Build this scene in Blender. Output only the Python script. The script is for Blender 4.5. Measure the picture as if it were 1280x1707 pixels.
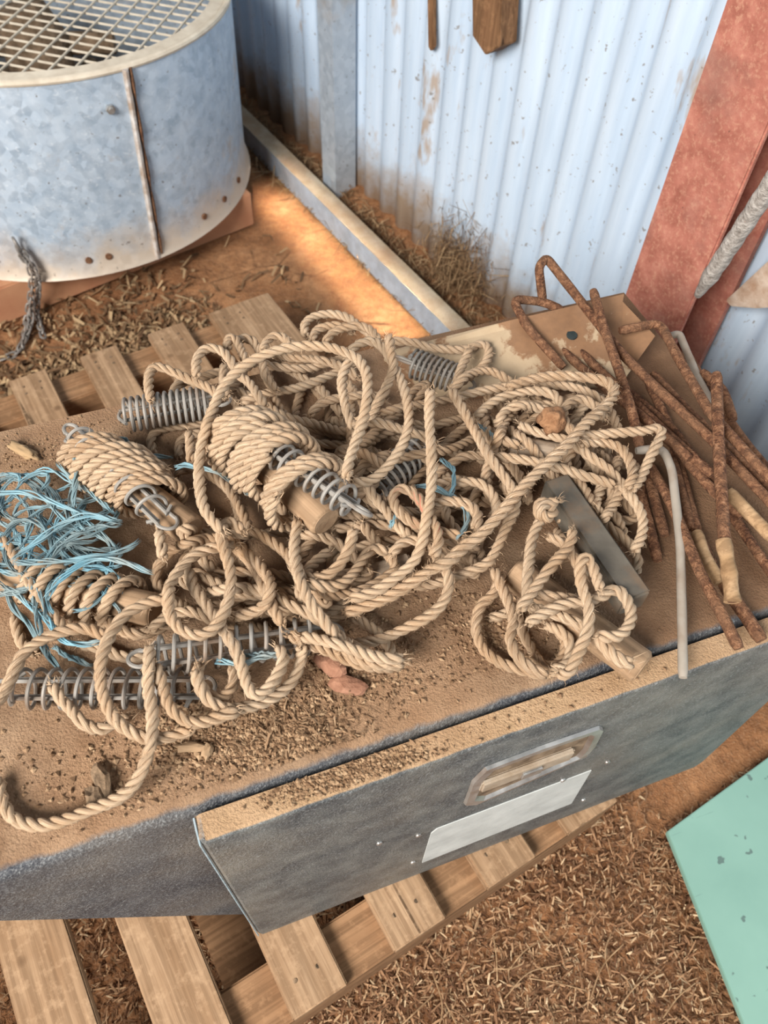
import bpy, bmesh, math, random
import numpy as np
from mathutils import Vector, Matrix, noise as mnoise

random.seed(7)
rng = np.random.default_rng(7)
for o in list(bpy.data.objects):
    bpy.data.objects.remove(o)
scene = bpy.context.scene
COL = scene.collection

# ------------------------------------------------------------------ camera
H = 0.66                      # height of the toolbox top
CAMZ = 1.32
FPX = 1309.38                 # focal length in pixels of a 1280x1707 frame
MROT = np.array([[0.9401252888, -0.3393992006, 0.0311869198],
                 [-0.2573391674, -0.7668499779, -0.5879776053],
                 [0.2234748180, 0.5447469999, -0.8082757647]])   # rows: right, down, forward
cam_d = bpy.data.cameras.new('camera')
cam = bpy.data.objects.new('camera', cam_d)
COL.objects.link(cam)
cam_d.sensor_fit = 'VERTICAL'
cam_d.sensor_height = 24.0
cam_d.sensor_width = 18.0
cam_d.lens = FPX / 1707.0 * 24.0
cam_d.clip_start = 0.02
rt, dn, fw = (Vector(MROT[i]) for i in range(3))
mw = Matrix.Identity(4)
for i in range(3):
    mw[i][0] = rt[i]; mw[i][1] = -dn[i]; mw[i][2] = -fw[i]
mw[2][3] = CAMZ
cam.matrix_world = mw
cam_d.dof.use_dof = True
cam_d.dof.focus_distance = 0.80
cam_d.dof.aperture_fstop = 5.2
scene.camera = cam

# ------------------------------------------------------------------ light
w = bpy.data.worlds.new('sky')
scene.world = w
w.use_nodes = True
wn = w.node_tree.nodes
bg = wn['Background']
bg.inputs['Color'].default_value = (0.86, 0.93, 1.0, 1)
bg.inputs['Strength'].default_value = 0.13


def area(name, loc, target, size, energy, col):
    d = bpy.data.lights.new(name, 'AREA')
    d.shape = 'RECTANGLE'
    d.size, d.size_y = size
    d.energy = energy
    d.color = col
    o = bpy.data.objects.new(name, d)
    COL.objects.link(o)
    o.location = loc
    v = Vector(target) - Vector(loc)
    o.rotation_euler = v.to_track_quat('-Z', 'Y').to_euler()
    return o


area('open_shed_side', (-2.4, -1.2, 2.9), (0.3, 0.9, 0.5), (1.8, 1.6), 300, (1.0, 0.96, 0.91))
area('open_shed_front', (2.3, -2.1, 1.7), (0.55, 0.4, 0.4), (2.2, 1.6), 42, (0.86, 0.95, 1.0))
# daylight falling through the gap under the roof on to the floor along the channel
_a = area('roof_gap_sun', (0.525, 1.70, 3.2), (0.5, 1.72, 0.0), (0.07, 0.80), 0.9, (1.0, 0.84, 0.66))
_a.data.spread = math.radians(3.2)
_a.rotation_euler = (0.0, 0.0, math.radians(13))
vs = scene.view_settings
vs.view_transform = 'Standard'
vs.look = 'None'
vs.exposure = 0.17
vs.gamma = 1.0
vs.use_curve_mapping = False


# ------------------------------------------------------------------ geometry helpers
def P(px, py, z):
    """point at height z seen at pixel (px, py)"""
    d = MROT.T @ np.array([(px - 640) / FPX, (py - 853.5) / FPX, 1.0])
    return np.array([0, 0, CAMZ]) + d * ((z - CAMZ) / d[2])


def ray(px, py):
    return MROT.T @ np.array([(px - 640) / FPX, (py - 853.5) / FPX, 1.0])


def PPL(px, py, p0, n):
    d = ray(px, py); c = np.array([0, 0, CAMZ])
    return c + d * (np.dot(np.array(p0) - c, n) / np.dot(d, n))


class MB:
    """collects shapes into one mesh"""
    def __init__(s):
        s.v = []; s.q = []; s.t = []; s.n = 0; s.uv = []; s.p = []

    def add(s, v, quads=None, tris=None, polys=None, uv=None):
        v = np.asarray(v, float).reshape(-1, 3)
        if quads is not None and len(quads): s.q.append(np.asarray(quads, int) + s.n)
        if tris is not None and len(tris): s.t.append(np.asarray(tris, int) + s.n)
        if polys: s.p += [[i + s.n for i in f] for f in polys]
        s.uv.append(np.zeros((len(v), 2)) if uv is None else np.asarray(uv, float))
        s.v.append(v); s.n += len(v)

    def tube(s, pts, r, sides=8, caps=True, uvs=None, flat=1.0):
        pts = np.asarray(pts, float); n = len(pts)
        r = np.broadcast_to(np.asarray(r, float), (n,))
        n1, n2, _ = frames(pts)
        a = np.linspace(0, 2 * np.pi, sides, endpoint=False)
        ring = (np.cos(a)[None, :, None] * n1[:, None, :] + flat * np.sin(a)[None, :, None] * n2[:, None, :]) * r[:, None, None]
        v = (pts[:, None, :] + ring).reshape(-1, 3)
        i = np.arange(n - 1)[:, None] * sides; j = np.arange(sides)[None, :]; k = (j + 1) % sides
        q = np.stack([i + j, i + k, i + sides + k, i + sides + j], -1).reshape(-1, 4)
        L = np.r_[0, np.cumsum(np.linalg.norm(np.diff(pts, axis=0), axis=1))]
        uv = np.stack([np.broadcast_to(a / (2 * np.pi), (n, sides)), np.broadcast_to(L[:, None] * 10, (n, sides))], -1).reshape(-1, 2)
        polys = []
        if caps:
            polys = [list(range(sides))[::-1], list(range((n - 1) * sides, n * sides))]
        s.add(v, q, polys=polys, uv=uv)

    def box(s, lo, hi, M=None):
        x0, y0, z0 = lo; x1, y1, z1 = hi
        v = np.array([[x0, y0, z0], [x1, y0, z0], [x1, y1, z0], [x0, y1, z0], [x0, y0, z1], [x1, y0, z1], [x1, y1, z1], [x0, y1, z1]], float)
        if M is not None: v = v @ np.array(M)[:3, :3].T + np.array(M)[:3, 3]
        s.add(v, [[0, 3, 2, 1], [4, 5, 6, 7], [0, 1, 5, 4], [1, 2, 6, 5], [2, 3, 7, 6], [3, 0, 4, 7]])

    def slab(s, top, n, th):
        """polygon with thickness th along -n"""
        top = np.asarray(top, float); n = np.asarray(n, float); k = len(top)
        v = np.r_[top, top - n * th]
        polys = [list(range(k)), list(range(k, 2 * k))[::-1]]
        polys += [[(i + 1) % k, i, k + i, k + (i + 1) % k] for i in range(k)]
        s.add(v, polys=polys)

    def ico(s, c, r, seed=0, sub=2, jit=0.25, scale=(1, 1, 1)):
        bm = bmesh.new(); bmesh.ops.create_icosphere(bm, subdivisions=sub, radius=1.0)
        v = np.array([x.co[:] for x in bm.verts]); f = [[x.index for x in fc.verts] for fc in bm.faces]
        bm.free()
        k = np.array([1 + jit * mnoise.noise(Vector(p * 1.7 + seed * 3.1)) + jit * .5 * mnoise.noise(Vector(p * 4.1 + seed * 5.7)) for p in v])
        s.add(v * k[:, None] * r * np.array(scale) + np.array(c), tris=f)

    def build(s, name, mat, parent=None, smooth=True, bevel=None, angle=40):
        me = bpy.data.meshes.new(name)
        v = np.concatenate(s.v); uv = np.concatenate(s.uv)
        loops, tot = [], []
        for arr, k in ((s.q, 4), (s.t, 3)):
            if arr:
                a = np.concatenate(arr); loops.append(a.reshape(-1)); tot.append(np.full(len(a), k))
        for f in s.p:
            loops.append(np.array(f)); tot.append(np.array([len(f)]))
        lp = np.concatenate(loops); tt = np.concatenate(tot)
        me.vertices.add(len(v)); me.vertices.foreach_set('co', v.astype(np.float32).reshape(-1))
        me.loops.add(len(lp)); me.loops.foreach_set('vertex_index', lp.astype(np.int32))
        me.polygons.add(len(tt))
        me.polygons.foreach_set('loop_start', np.r_[0, np.cumsum(tt)[:-1]].astype(np.int32))
        me.polygons.foreach_set('loop_total', tt.astype(np.int32))
        me.update(calc_edges=True)
        u = me.uv_layers.new(name='UVMap')
        u.data.foreach_set('uv', uv[lp].astype(np.float32).reshape(-1))
        me.polygons.foreach_set('use_smooth', np.full(len(tt), smooth))
        me.validate()
        if bevel:
            bm = bmesh.new(); bm.from_mesh(me)
            es = [e for e in bm.edges if len(e.link_faces) == 2 and e.calc_face_angle() > 0.5]
            bmesh.ops.bevel(bm, geom=es, offset=bevel, segments=2, affect='EDGES', clamp_overlap=True)
            bm.to_mesh(me); bm.free()
            me.polygons.foreach_set('use_smooth', np.full(len(me.polygons), smooth))
        if smooth and angle:
            me.set_sharp_from_angle(angle=math.radians(angle))
        me.materials.append(mat)
        o = bpy.data.objects.new(name, me)
        COL.objects.link(o)
        if parent is not None:
            o.parent = parent
            o.matrix_parent_inverse = Matrix.Translation(-Vector(parent.location))
        return o


def frames(pts):
    n = len(pts)
    t = np.gradient(pts, axis=0)
    t /= np.linalg.norm(t, axis=1)[:, None] + 1e-12
    n1 = np.zeros_like(pts)
    a = np.array([0, 0, 1.0]) if abs(t[0][2]) < 0.9 else np.array([1.0, 0, 0])
    c = np.cross(a, t[0]); n1[0] = c / np.linalg.norm(c)
    for i in range(1, n):
        c = n1[i - 1] - t[i] * np.dot(n1[i - 1], t[i])
        n1[i] = c / (np.linalg.norm(c) + 1e-12)
    return n1, np.cross(t, n1), t


def spline(p, step):
    """Catmull-Rom through points, resampled at an even step"""
    p = np.asarray(p, float)
    if len(p) == 2: p = np.array([p[0], (p[0] + p[1]) / 2, p[1]])
    q = np.r_[[2 * p[0] - p[1]], p, [2 * p[-1] - p[-2]]]
    out = []
    tt = np.linspace(0, 1, 24, endpoint=False)[:, None]
    for i in range(1, len(q) - 2):
        a, b, c, d = q[i - 1], q[i], q[i + 1], q[i + 2]
        out.append(0.5 * (2 * b + (c - a) * tt + (2 * a - 5 * b + 4 * c - d) * tt ** 2 + (3 * b - 3 * c + d - a) * tt ** 3))
    out = np.concatenate(out + [p[-1:]])
    L = np.r_[0, np.cumsum(np.linalg.norm(np.diff(out, axis=0), axis=1))]
    m = max(4, int(L[-1] / step) + 1)
    s = np.linspace(0, L[-1], m)
    return np.stack([np.interp(s, L, out[:, k]) for k in range(out.shape[1])], 1)


def empty(name, loc, label, cat, group=None):
    o = bpy.data.objects.new(name, None)
    COL.objects.link(o)
    o.location = loc
    o.empty_display_size = 0.05
    return tag(o, label, cat, group)


def tag(o, label=None, cat=None, group=None, kind=None):
    if label: o['label'] = label
    if cat: o['category'] = cat
    if group: o['group'] = group
    if kind: o['kind'] = kind
    return o


# ------------------------------------------------------------------ material helpers
class NT:
    def __init__(s, name):
        s.m = bpy.data.materials.new(name)
        s.m.use_nodes = True
        s.t = s.m.node_tree
        s.b = s.t.nodes['Principled BSDF']
        s.tc = s.t.nodes.new('ShaderNodeTexCoord')
        s.geo = s.t.nodes.new('ShaderNodeNewGeometry')
        s.obj = s.tc.outputs['Object']; s.uv = s.tc.outputs['UV']
        s.pos = s.geo.outputs['Position']

    def lk(s, a, b): s.t.links.new(a, b)

    def put(s, inp, v):
        if hasattr(v, 'is_linked') or isinstance(v, bpy.types.NodeSocket): s.lk(v, inp)
        elif isinstance(v, (tuple, list)) and len(v) == 3 and inp.type == 'RGBA': inp.default_value = (*v, 1)
        else: inp.default_value = v

    def mapping(s, vec, scale=(1, 1, 1), rot=(0, 0, 0), loc=(0, 0, 0)):
        n = s.t.nodes.new('ShaderNodeMapping')
        s.lk(vec, n.inputs['Vector'])
        n.inputs['Scale'].default_value = scale; n.inputs['Rotation'].default_value = rot; n.inputs['Location'].default_value = loc
        return n.outputs[0]

    def noise(s, vec, scale, detail=4, rough=0.55, dist=0.0):
        n = s.t.nodes.new('ShaderNodeTexNoise')
        s.lk(vec, n.inputs['Vector'])
        n.inputs['Scale'].default_value = scale; n.inputs['Detail'].default_value = detail
        n.inputs['Roughness'].default_value = rough; n.inputs['Distortion'].default_value = dist
        return n.outputs['Fac']

    def voro(s, vec, scale, out='Distance', feature='F1'):
        n = s.t.nodes.new('ShaderNodeTexVoronoi')
        n.feature = feature
        s.lk(vec, n.inputs['Vector']); n.inputs['Scale'].default_value = scale
        return n.outputs[out]

    def ramp(s, fac, stops):
        n = s.t.nodes.new('ShaderNodeValToRGB')
        s.lk(fac, n.inputs[0])
        e = n.color_ramp.elements
        while len(e) < len(stops): e.new(0.5)
        for x, (p, c) in zip(e, stops):
            x.position = p
            x.color = (c, c, c, 1) if isinstance(c, (int, float)) else (*c, 1)
        return n.outputs[0]

    def mix(s, f, a, b, mode='MIX'):
        n = s.t.nodes.new('ShaderNodeMix'); n.data_type = 'RGBA'; n.blend_type = mode
        s.put(n.inputs[0], f); s.put(n.inputs[6], a); s.put(n.inputs[7], b)
        return n.outputs[2]

    def math(s, op, a, b=0.0, clamp=False):
        n = s.t.nodes.new('ShaderNodeMath'); n.operation = op; n.use_clamp = clamp
        s.put(n.inputs[0], a); s.put(n.inputs[1], b)
        return n.outputs[0]

    def sep(s, vec):
        n = s.t.nodes.new('ShaderNodeSeparateXYZ'); s.lk(vec, n.inputs[0]); return n.outputs

    def bump(s, hgt, strength=0.5, dist=0.01):
        n = s.t.nodes.new('ShaderNodeBump')
        s.lk(hgt, n.inputs['Height']); n.inputs['Strength'].default_value = strength; n.inputs['Distance'].default_value = dist
        s.lk(n.outputs[0], s.b.inputs['Normal'])

    def out(s, col, rough=0.7, metal=0.0, spec=0.4):
        s.put(s.b.inputs['Base Color'], col); s.put(s.b.inputs['Roughness'], rough); s.put(s.b.inputs['Metallic'], metal)
        s.b.inputs['Specular IOR Level'].default_value = spec
        return s.m

    def rnd(s):
        n = s.t.nodes.new('ShaderNodeObjectInfo'); return n.outputs['Random']


def m_rope(red=False):
    n = NT('red_flecked_rope' if red else 'manila_rope')
    fib = n.noise(n.mapping(n.uv, (24, 6, 1)), 1.0, 4, 0.65)
    big = n.noise(n.obj, 22, 3)
    spk = n.noise(n.obj, 240, 2)
    c = n.ramp(fib, [(0.32, (0.15, 0.08, 0.038)), (0.50, (0.43, 0.295, 0.185)), (0.72, (0.70, 0.54, 0.39))])
    warm = n.mix(n.ramp(big, [(0.45, 0.0), (0.72, 0.55)]), c, (0.36, 0.205, 0.10))
    c2 = n.mix(n.math('MULTIPLY', n.rnd(), 0.28), warm, (0.66, 0.52, 0.37))
    c3 = n.mix(n.ramp(spk, [(0.62, 0.0), (0.75, 0.5)]), c2, (0.30, 0.18, 0.09))
    if red:
        rf = n.noise(n.mapping(n.uv, (4, 3, 1)), 1.0, 2)
        c3 = n.mix(n.ramp(rf, [(0.60, 0.0), (0.66, 0.8)]), c3, (0.62, 0.16, 0.11))
    n.bump(fib, 0.7, 0.0012)
    return n.out(c3, 0.85, 0, 0.15)


def m_twine():
    n = NT('blue_poly_twine')
    fib = n.noise(n.mapping(n.uv, (14, 3, 1)), 1.0, 3)
    dirt = n.noise(n.obj, 16, 3)
    c = n.ramp(fib, [(0.3, (0.08, 0.19, 0.24)), (0.55, (0.20, 0.42, 0.51)), (0.8, (0.48, 0.71, 0.80))])
    c = n.mix(n.ramp(dirt, [(0.38, 0.0), (0.62, 0.85)]), c, (0.27, 0.26, 0.22))
    c = n.mix(n.ramp(n.rnd(), [(0.35, 0.0), (0.8, 0.75)]), c, (0.15, 0.19, 0.19))
    n.bump(fib, 0.5, 0.0006)
    return n.out(c, 0.5, 0, 0.4)


def m_steel(name, a, b, rough=0.42, metal=0.75, rust=0.5):
    n = NT(name)
    x = n.noise(n.obj, 60, 4); y = n.noise(n.obj, 24, 5)
    c = n.mix(x, a, b)
    c = n.mix(n.ramp(y, [(0.5, 0.0), (0.7, rust)]), c, (0.20, 0.115, 0.06))
    n.bump(x, 0.25, 0.001)
    return n.out(c, n.ramp(x, [(0.3, rough), (0.7, rough + 0.25)]), metal)


def m_rust():
    n = NT('rusted_steel')
    x = n.noise(n.obj, 160, 5, 0.7); y = n.noise(n.obj, 30, 4); z = n.noise(n.obj, 420, 2)
    c = n.ramp(x, [(0.28, (0.050, 0.026, 0.018)), (0.46, (0.13, 0.058, 0.032)), (0.58, (0.26, 0.125, 0.065)), (0.75, (0.46, 0.27, 0.165))])
    c = n.mix(n.ramp(y, [(0.4, 0.0), (0.65, 0.5)]), c, (0.23, 0.125, 0.07))
    n.bump(n.math('ADD', x, z), 0.9, 0.003)
    return n.out(c, 0.9, 0.1, 0.2)


def m_wood(name, a, b, dirt, axis=1, scale=1.0):
    n = NT(name)
    sc = [38, 38, 38]; sc[axis] = 2.2
    v = n.mapping(n.obj, tuple(x * scale for x in sc))
    g = n.noise(v, 1.0, 5, 0.6, 0.6)
    d = n.noise(n.obj, 9, 5, 0.6)
    c = n.ramp(g, [(0.3, a), (0.7, b)])
    c = n.mix(n.ramp(d, [(0.42, 0.0), (0.7, 0.75)]), c, dirt)
    sc2 = [150, 150, 150]; sc2[axis] = 5
    f2 = n.noise(n.mapping(n.obj, tuple(x * scale for x in sc2)), 1.0, 3, 0.6)
    c = n.mix(n.ramp(f2, [(0.42, 0.55), (0.6, 0.0)]), c, tuple(x * .55 for x in dirt))
    sc3 = [30, 30, 30]; sc3[axis] = 1.1
    ck = n.noise(n.mapping(n.obj, tuple(x * scale for x in sc3), loc=(3, 5, 7)), 1.0, 2, 0.5, 0.3)
    c = n.mix(n.ramp(ck, [(0.655, 0.0), (0.675, 0.85), (0.69, 0.85), (0.71, 0.0)]), c, tuple(x * .28 for x in dirt))
    sw = n.noise(n.mapping(n.obj, (60, 60, 60), rot=(0.3, 0.2, 0.9)), 1.0, 4, 0.7)
    c = n.mix(n.ramp(sw, [(0.52, 0.0), (0.72, 0.45)]), c, tuple(min(1, x * 1.25) for x in b))
    kn = n.voro(n.mapping(n.obj, (11, 11, 11)), 1.0)
    c = n.mix(n.ramp(kn, [(0.05, 0.7), (0.11, 0.0)]), c, (0.13, 0.07, 0.035))
    n.bump(g, 0.35, 0.003)
    return n.out(c, 0.82, 0, 0.2)


def m_dustpaint(name, paint_a, paint_b, dust_a, dust_b, zmin=0.8, amount=1.0, rust=False):
    """painted steel with dust lying on whatever faces up"""
    n = NT(name)
    nz = n.sep(n.geo.outputs['Normal'])[2]
    grit = n.noise(n.obj, 420, 2, 0.6); med = n.noise(n.obj, 26, 5, 0.6); big = n.noise(n.obj, 6, 4)
    up = n.math('ADD', nz, n.math('MULTIPLY', n.math('SUBTRACT', med, 0.5), 0.5))
    f = n.ramp(up, [(zmin - 0.1, 0.0), (zmin + 0.08, 1.0)])
    p = n.mix(n.ramp(med, [(0.38, 0.0), (0.66, 1.0)]), paint_a, paint_b)
    p = n.mix(n.ramp(big, [(0.45, 0.0), (0.75, 0.35)]), p, (0.30, 0.24, 0.17))
    p = n.mix(n.ramp(grit, [(0.55, 0.0), (0.8, 0.25)]), p, (0.45, 0.45, 0.44))
    d = n.mix(n.ramp(med, [(0.33, 0.0), (0.67, 1.0)]), dust_a, dust_b)
    d = n.mix(n.ramp(big, [(0.40, 0.0), (0.7, 0.6)]), d, (0.30, 0.165, 0.085))
    d = n.mix(n.ramp(grit, [(0.5, 0.0), (0.7, 0.45)]), d, (0.20, 0.115, 0.06))
    if rust:  # rust dust under the pegs, with part of their shade painted into the colour
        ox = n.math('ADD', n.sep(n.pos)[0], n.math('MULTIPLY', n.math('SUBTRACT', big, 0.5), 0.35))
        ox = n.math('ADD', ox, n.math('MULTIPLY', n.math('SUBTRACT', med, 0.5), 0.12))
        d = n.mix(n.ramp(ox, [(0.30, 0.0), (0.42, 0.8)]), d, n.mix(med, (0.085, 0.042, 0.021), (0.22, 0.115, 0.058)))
    c = n.mix(n.math('MULTIPLY', f, amount), p, d)
    lea = n.noise(n.mapping(n.obj, (420, 420, 420), rot=(0.5, 0.6, 0.3)), 1.0, 2, 0.5, 0.8)
    c = n.mix(n.math('MULTIPLY', n.math('SUBTRACT', 1.0, f), n.ramp(lea, [(0.5, 0.0), (0.75, 0.55)])), c, (0.34, 0.345, 0.34))
    n.bump(n.math('ADD', n.math('ADD', grit, lea), n.math('MULTIPLY', med, 1.5)), 0.5, 0.003)
    return n.out(c, n.ramp(f, [(0, 0.5), (1, 0.95)]), 0, 0.35)


def m_galv(name, a, b, dirt=(0.42, 0.30, 0.19), d0=0.55, metal=0.35, rough=0.42, spangle=70):
    n = NT(name)
    v = n.voro(n.mapping(n.obj, (1, 1, 1)), spangle, 'Color')
    s = n.sep(v)[0]
    x = n.noise(n.obj, 45, 4); y = n.noise(n.obj, 7, 5); z = n.noise(n.obj, 100, 3)
    c = n.mix(s, a, b)
    c = n.mix(n.math('MULTIPLY', x, 0.5), c, (0.62, 0.66, 0.70))
    c = n.mix(n.ramp(y, [(d0, 0.0), (d0 + 0.2, 0.7)]), c, dirt)
    c = n.mix(n.ramp(z, [(0.66, 0.0), (0.72, 0.6)]), c, (0.12, 0.10, 0.09))
    n.bump(x, 0.1, 0.002)
    return n.out(c, n.ramp(s, [(0, rough - 0.06), (1, rough + 0.12)]), metal)


def m_simple(name, a, b, scale=40, rough=0.8, metal=0.0, bump=0.4, bd=0.003, spec=0.3):
    n = NT(name)
    x = n.noise(n.obj, scale, 5, 0.6)
    n.bump(x, bump, bd)
    return n.out(n.ramp(x, [(0.3, a), (0.7, b)]), rough, metal, spec)


def m_island(name, stops, rough=0.85):
    n = NT(name)
    c = n.ramp(n.geo.outputs['Random Per Island'], stops)
    return n.out(c, rough, 0, 0.2)


def m_earth():
    n = NT('red_earth')
    x = n.noise(n.pos, 5, 6, 0.6); y = n.noise(n.pos, 45, 5, 0.65); z = n.noise(n.pos, 300, 2)
    c = n.ramp(x, [(0.3, (0.20, 0.085, 0.037)), (0.5, (0.34, 0.16, 0.072)), (0.7, (0.52, 0.275, 0.135))])
    c = n.mix(n.ramp(y, [(0.35, 0.6), (0.6, 0.0)]), c, (0.17, 0.08, 0.04))
    c = n.mix(n.ramp(z, [(0.55, 0.0), (0.75, 0.4)]), c, (0.60, 0.40, 0.24))
    cr = n.voro(n.mapping(n.pos, (5, 5, 5)), 1.0, 'Distance', 'DISTANCE_TO_EDGE')
    crk = n.math('MULTIPLY', n.ramp(cr, [(0.0, 1.0), (0.025, 0.0)]), n.ramp(x, [(0.5, 0.0), (0.6, 0.8)]))
    c = n.mix(crk, c, (0.09, 0.04, 0.02))
    n.bump(n.math('ADD', y, n.math('MULTIPLY', z, 0.3)), 0.8, 0.012)
    return n.out(c, 0.95, 0, 0.1)


def m_corrugated():
    n = NT('corrugated_zinc_sheet')
    p = n.sep(n.pos)
    st = n.noise(n.mapping(n.obj, (26, 26, 2.2)), 1.0, 4, 0.6)
    x = n.noise(n.obj, 10, 5, 0.65); y = n.noise(n.mapping(n.obj, (14, 14, 5)), 1.0, 4, 0.6); s = n.noise(n.obj, 75, 3, 0.6)
    c = n.mix(n.ramp(st, [(0.3, 0.0), (0.7, 1.0)]), (0.50, 0.62, 0.76), (0.65, 0.76, 0.88))
    c = n.mix(n.ramp(y, [(0.62, 0.0), (0.70, 0.75)]), c, (0.42, 0.28, 0.16))
    c = n.mix(n.ramp(s, [(0.65, 0.0), (0.70, 0.7)]), c, (0.20, 0.15, 0.11))
    zz = n.math('ADD', p[2], n.math('MULTIPLY', n.math('SUBTRACT', x, 0.5), 0.35))
    c = n.mix(n.ramp(zz, [(0.06, 0.9), (0.22, 0.0)]), c, (0.40, 0.27, 0.16))
    return n.out(c, 0.5, 0.15, 0.4)


def m_tansheet():
    n = NT('rusted_tan_sheet')
    x = n.noise(n.obj, 11, 6, 0.65); y = n.noise(n.obj, 70, 4, 0.6)
    c = n.mix(y, (0.46, 0.35, 0.23), (0.36, 0.26, 0.16))
    c = n.mix(n.ramp(x, [(0.46, 0.0), (0.50, 0.9)]), c, n.mix(y, (0.13, 0.06, 0.03), (0.30, 0.155, 0.075)))
    n.bump(x, 0.4, 0.004)
    return n.out(c, 0.8, 0, 0.3)


def m_green():
    n = NT('mint_green_paint')
    x = n.noise(n.obj, 5, 5); s = n.noise(n.obj, 48, 2, 0.5); sc = n.noise(n.mapping(n.obj, (8, 90, 8), rot=(0, 0, 0.5)), 1.0, 2)
    c = n.ramp(x, [(0.3, (0.18, 0.325, 0.265)), (0.7, (0.235, 0.40, 0.325))])
    c = n.mix(n.ramp(s, [(0.70, 0.0), (0.73, 0.7)]), c, (0.06, 0.08, 0.08))
    c = n.mix(n.ramp(sc, [(0.70, 0.0), (0.72, 0.4)]), c, (0.10, 0.16, 0.15))
    return n.out(c, 0.45, 0, 0.4)


def m_redpaint():
    n = NT('red_oxide_paint')
    x = n.noise(n.pos, 26, 6, 0.65); y = n.noise(n.pos, 160, 4, 0.65); z = n.noise(n.pos, 9, 4)
    c = n.ramp(x, [(0.3, (0.28, 0.090, 0.062)), (0.55, (0.43, 0.160, 0.115)), (0.75, (0.56, 0.25, 0.18))])
    c = n.mix(n.ramp(y, [(0.5, 0.0), (0.7, 0.6)]), c, (0.60, 0.33, 0.22))
    c = n.mix(n.ramp(z, [(0.55, 0.0), (0.72, 0.55)]), c, (0.27, 0.15, 0.12))
    c = n.mix(n.ramp(y, [(0.27, 0.8), (0.34, 0.0)]), c, (0.13, 0.06, 0.045))
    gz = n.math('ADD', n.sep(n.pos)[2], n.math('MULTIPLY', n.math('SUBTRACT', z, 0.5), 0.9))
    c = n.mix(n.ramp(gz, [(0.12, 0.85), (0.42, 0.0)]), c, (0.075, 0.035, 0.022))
    n.bump(y, 0.3, 0.002)
    return n.out(c, 0.7, 0, 0.3)


ROPE = m_rope()
ROPE_RED = m_rope(True)
TWINE = m_twine()
SPRING = m_steel('grey_spring_steel', (0.20, 0.18, 0.155), (0.38, 0.355, 0.32), 0.5, 0.1, 0.7)
BAR = m_steel('dull_steel_bar', (0.045, 0.038, 0.029), (0.17, 0.145, 0.112), 0.6, 0.0, 0.75)
RUST = m_rust()
PALEROD = m_steel('dusty_grey_rod', (0.30, 0.255, 0.205), (0.42, 0.37, 0.31), 0.6, 0.2, 0.5)
TOGGLE = m_wood('toggle_wood', (0.36, 0.225, 0.13), (0.50, 0.34, 0.21), (0.33, 0.21, 0.12), 0)
TOGGLE_END = m_simple('toggle_end_grain', (0.30, 0.19, 0.11), (0.42, 0.28, 0.17), 90)
GREYWOOD = m_wood('grey_brown_wood', (0.33, 0.25, 0.18), (0.46, 0.36, 0.27), (0.3, 0.22, 0.15), 0)
PALLET = m_wood('pallet_pine', (0.31, 0.185, 0.10), (0.47, 0.31, 0.185), (0.29, 0.165, 0.085), 1)
PALLET_D = m_wood('pallet_bearer_pine', (0.27, 0.145, 0.072), (0.40, 0.23, 0.12), (0.24, 0.125, 0.06), 0)
STAKE = m_wood('stake_hardwood', (0.20, 0.10, 0.05), (0.36, 0.20, 0.10), (0.14, 0.07, 0.035), 2)
PALEWOOD = m_wood('split_pale_wood', (0.36, 0.22, 0.11), (0.54, 0.36, 0.205), (0.26, 0.145, 0.07), 0)
BOX = m_dustpaint('dusty_slate_paint', (0.040, 0.043, 0.052), (0.085, 0.088, 0.094), (0.175, 0.100, 0.055), (0.33, 0.215, 0.13), rust=True)  # lid darkens to the right: fallen rust plus painted peg shade
DOORM = m_dustpaint('dusty_slate_door_paint', (0.058, 0.063, 0.066), (0.145, 0.148, 0.138), (0.34, 0.215, 0.115), (0.47, 0.31, 0.18))
TANSHEET = m_tansheet()
DISH = m_simple('dusty_brown_recess', (0.10, 0.065, 0.04), (0.30, 0.215, 0.14), 60, 0.6)
PADDLE = m_simple('dusty_tan_paddle', (0.34, 0.255, 0.175), (0.48, 0.40, 0.31), 50, 0.5, 0.2)
CHROME = m_steel('dusty_stainless', (0.48, 0.46, 0.43), (0.66, 0.65, 0.63), 0.28, 0.85, 0.35)
STICKER = m_simple('worn_white_sticker', (0.44, 0.45, 0.43), (0.60, 0.61, 0.58), 24, 0.6)
GALV = m_galv('galvanised_drum', (0.47, 0.56, 0.66), (0.66, 0.75, 0.85), d0=0.57)
GALV2 = m_galv('galvanised_section', (0.36, 0.42, 0.48), (0.50, 0.56, 0.62), d0=0.58)
CHAN = m_dustpaint('dusty_galvanised_channel', (0.40, 0.47, 0.55), (0.56, 0.65, 0.75), (0.42, 0.33, 0.22), (0.52, 0.44, 0.33))
WIRE = m_simple('cream_dusty_wire', (0.52, 0.44, 0.34), (0.70, 0.62, 0.50), 30)
REDP = m_redpaint()
EARTH = m_earth()
CORR = m_corrugated()
GREEN = m_green()
DARK = m_simple('dark_edge', (0.02, 0.03, 0.03), (0.05, 0.06, 0.06))
STRAW = m_island('wood_shavings', [(0.0, (0.09, 0.040, 0.02)), (0.35, (0.20, 0.10, 0.05)), (0.65, (0.34, 0.19, 0.10)), (0.9, (0.44, 0.28, 0.155)), (1, (0.60, 0.44, 0.27))])
HAY = m_island('dry_hay', [(0.0, (0.10, 0.052, 0.026)), (0.5, (0.23, 0.135, 0.068)), (1, (0.44, 0.30, 0.165))])
CRUMB = m_island('dust_crumbs', [(0.0, (0.15, 0.085, 0.045)), (0.6, (0.27, 0.165, 0.092)), (1, (0.40, 0.27, 0.16))])
CLAY = m_simple('red_clay', (0.22, 0.105, 0.05), (0.38, 0.205, 0.105), 90, 0.95, 0, 0.8, 0.006)
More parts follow.
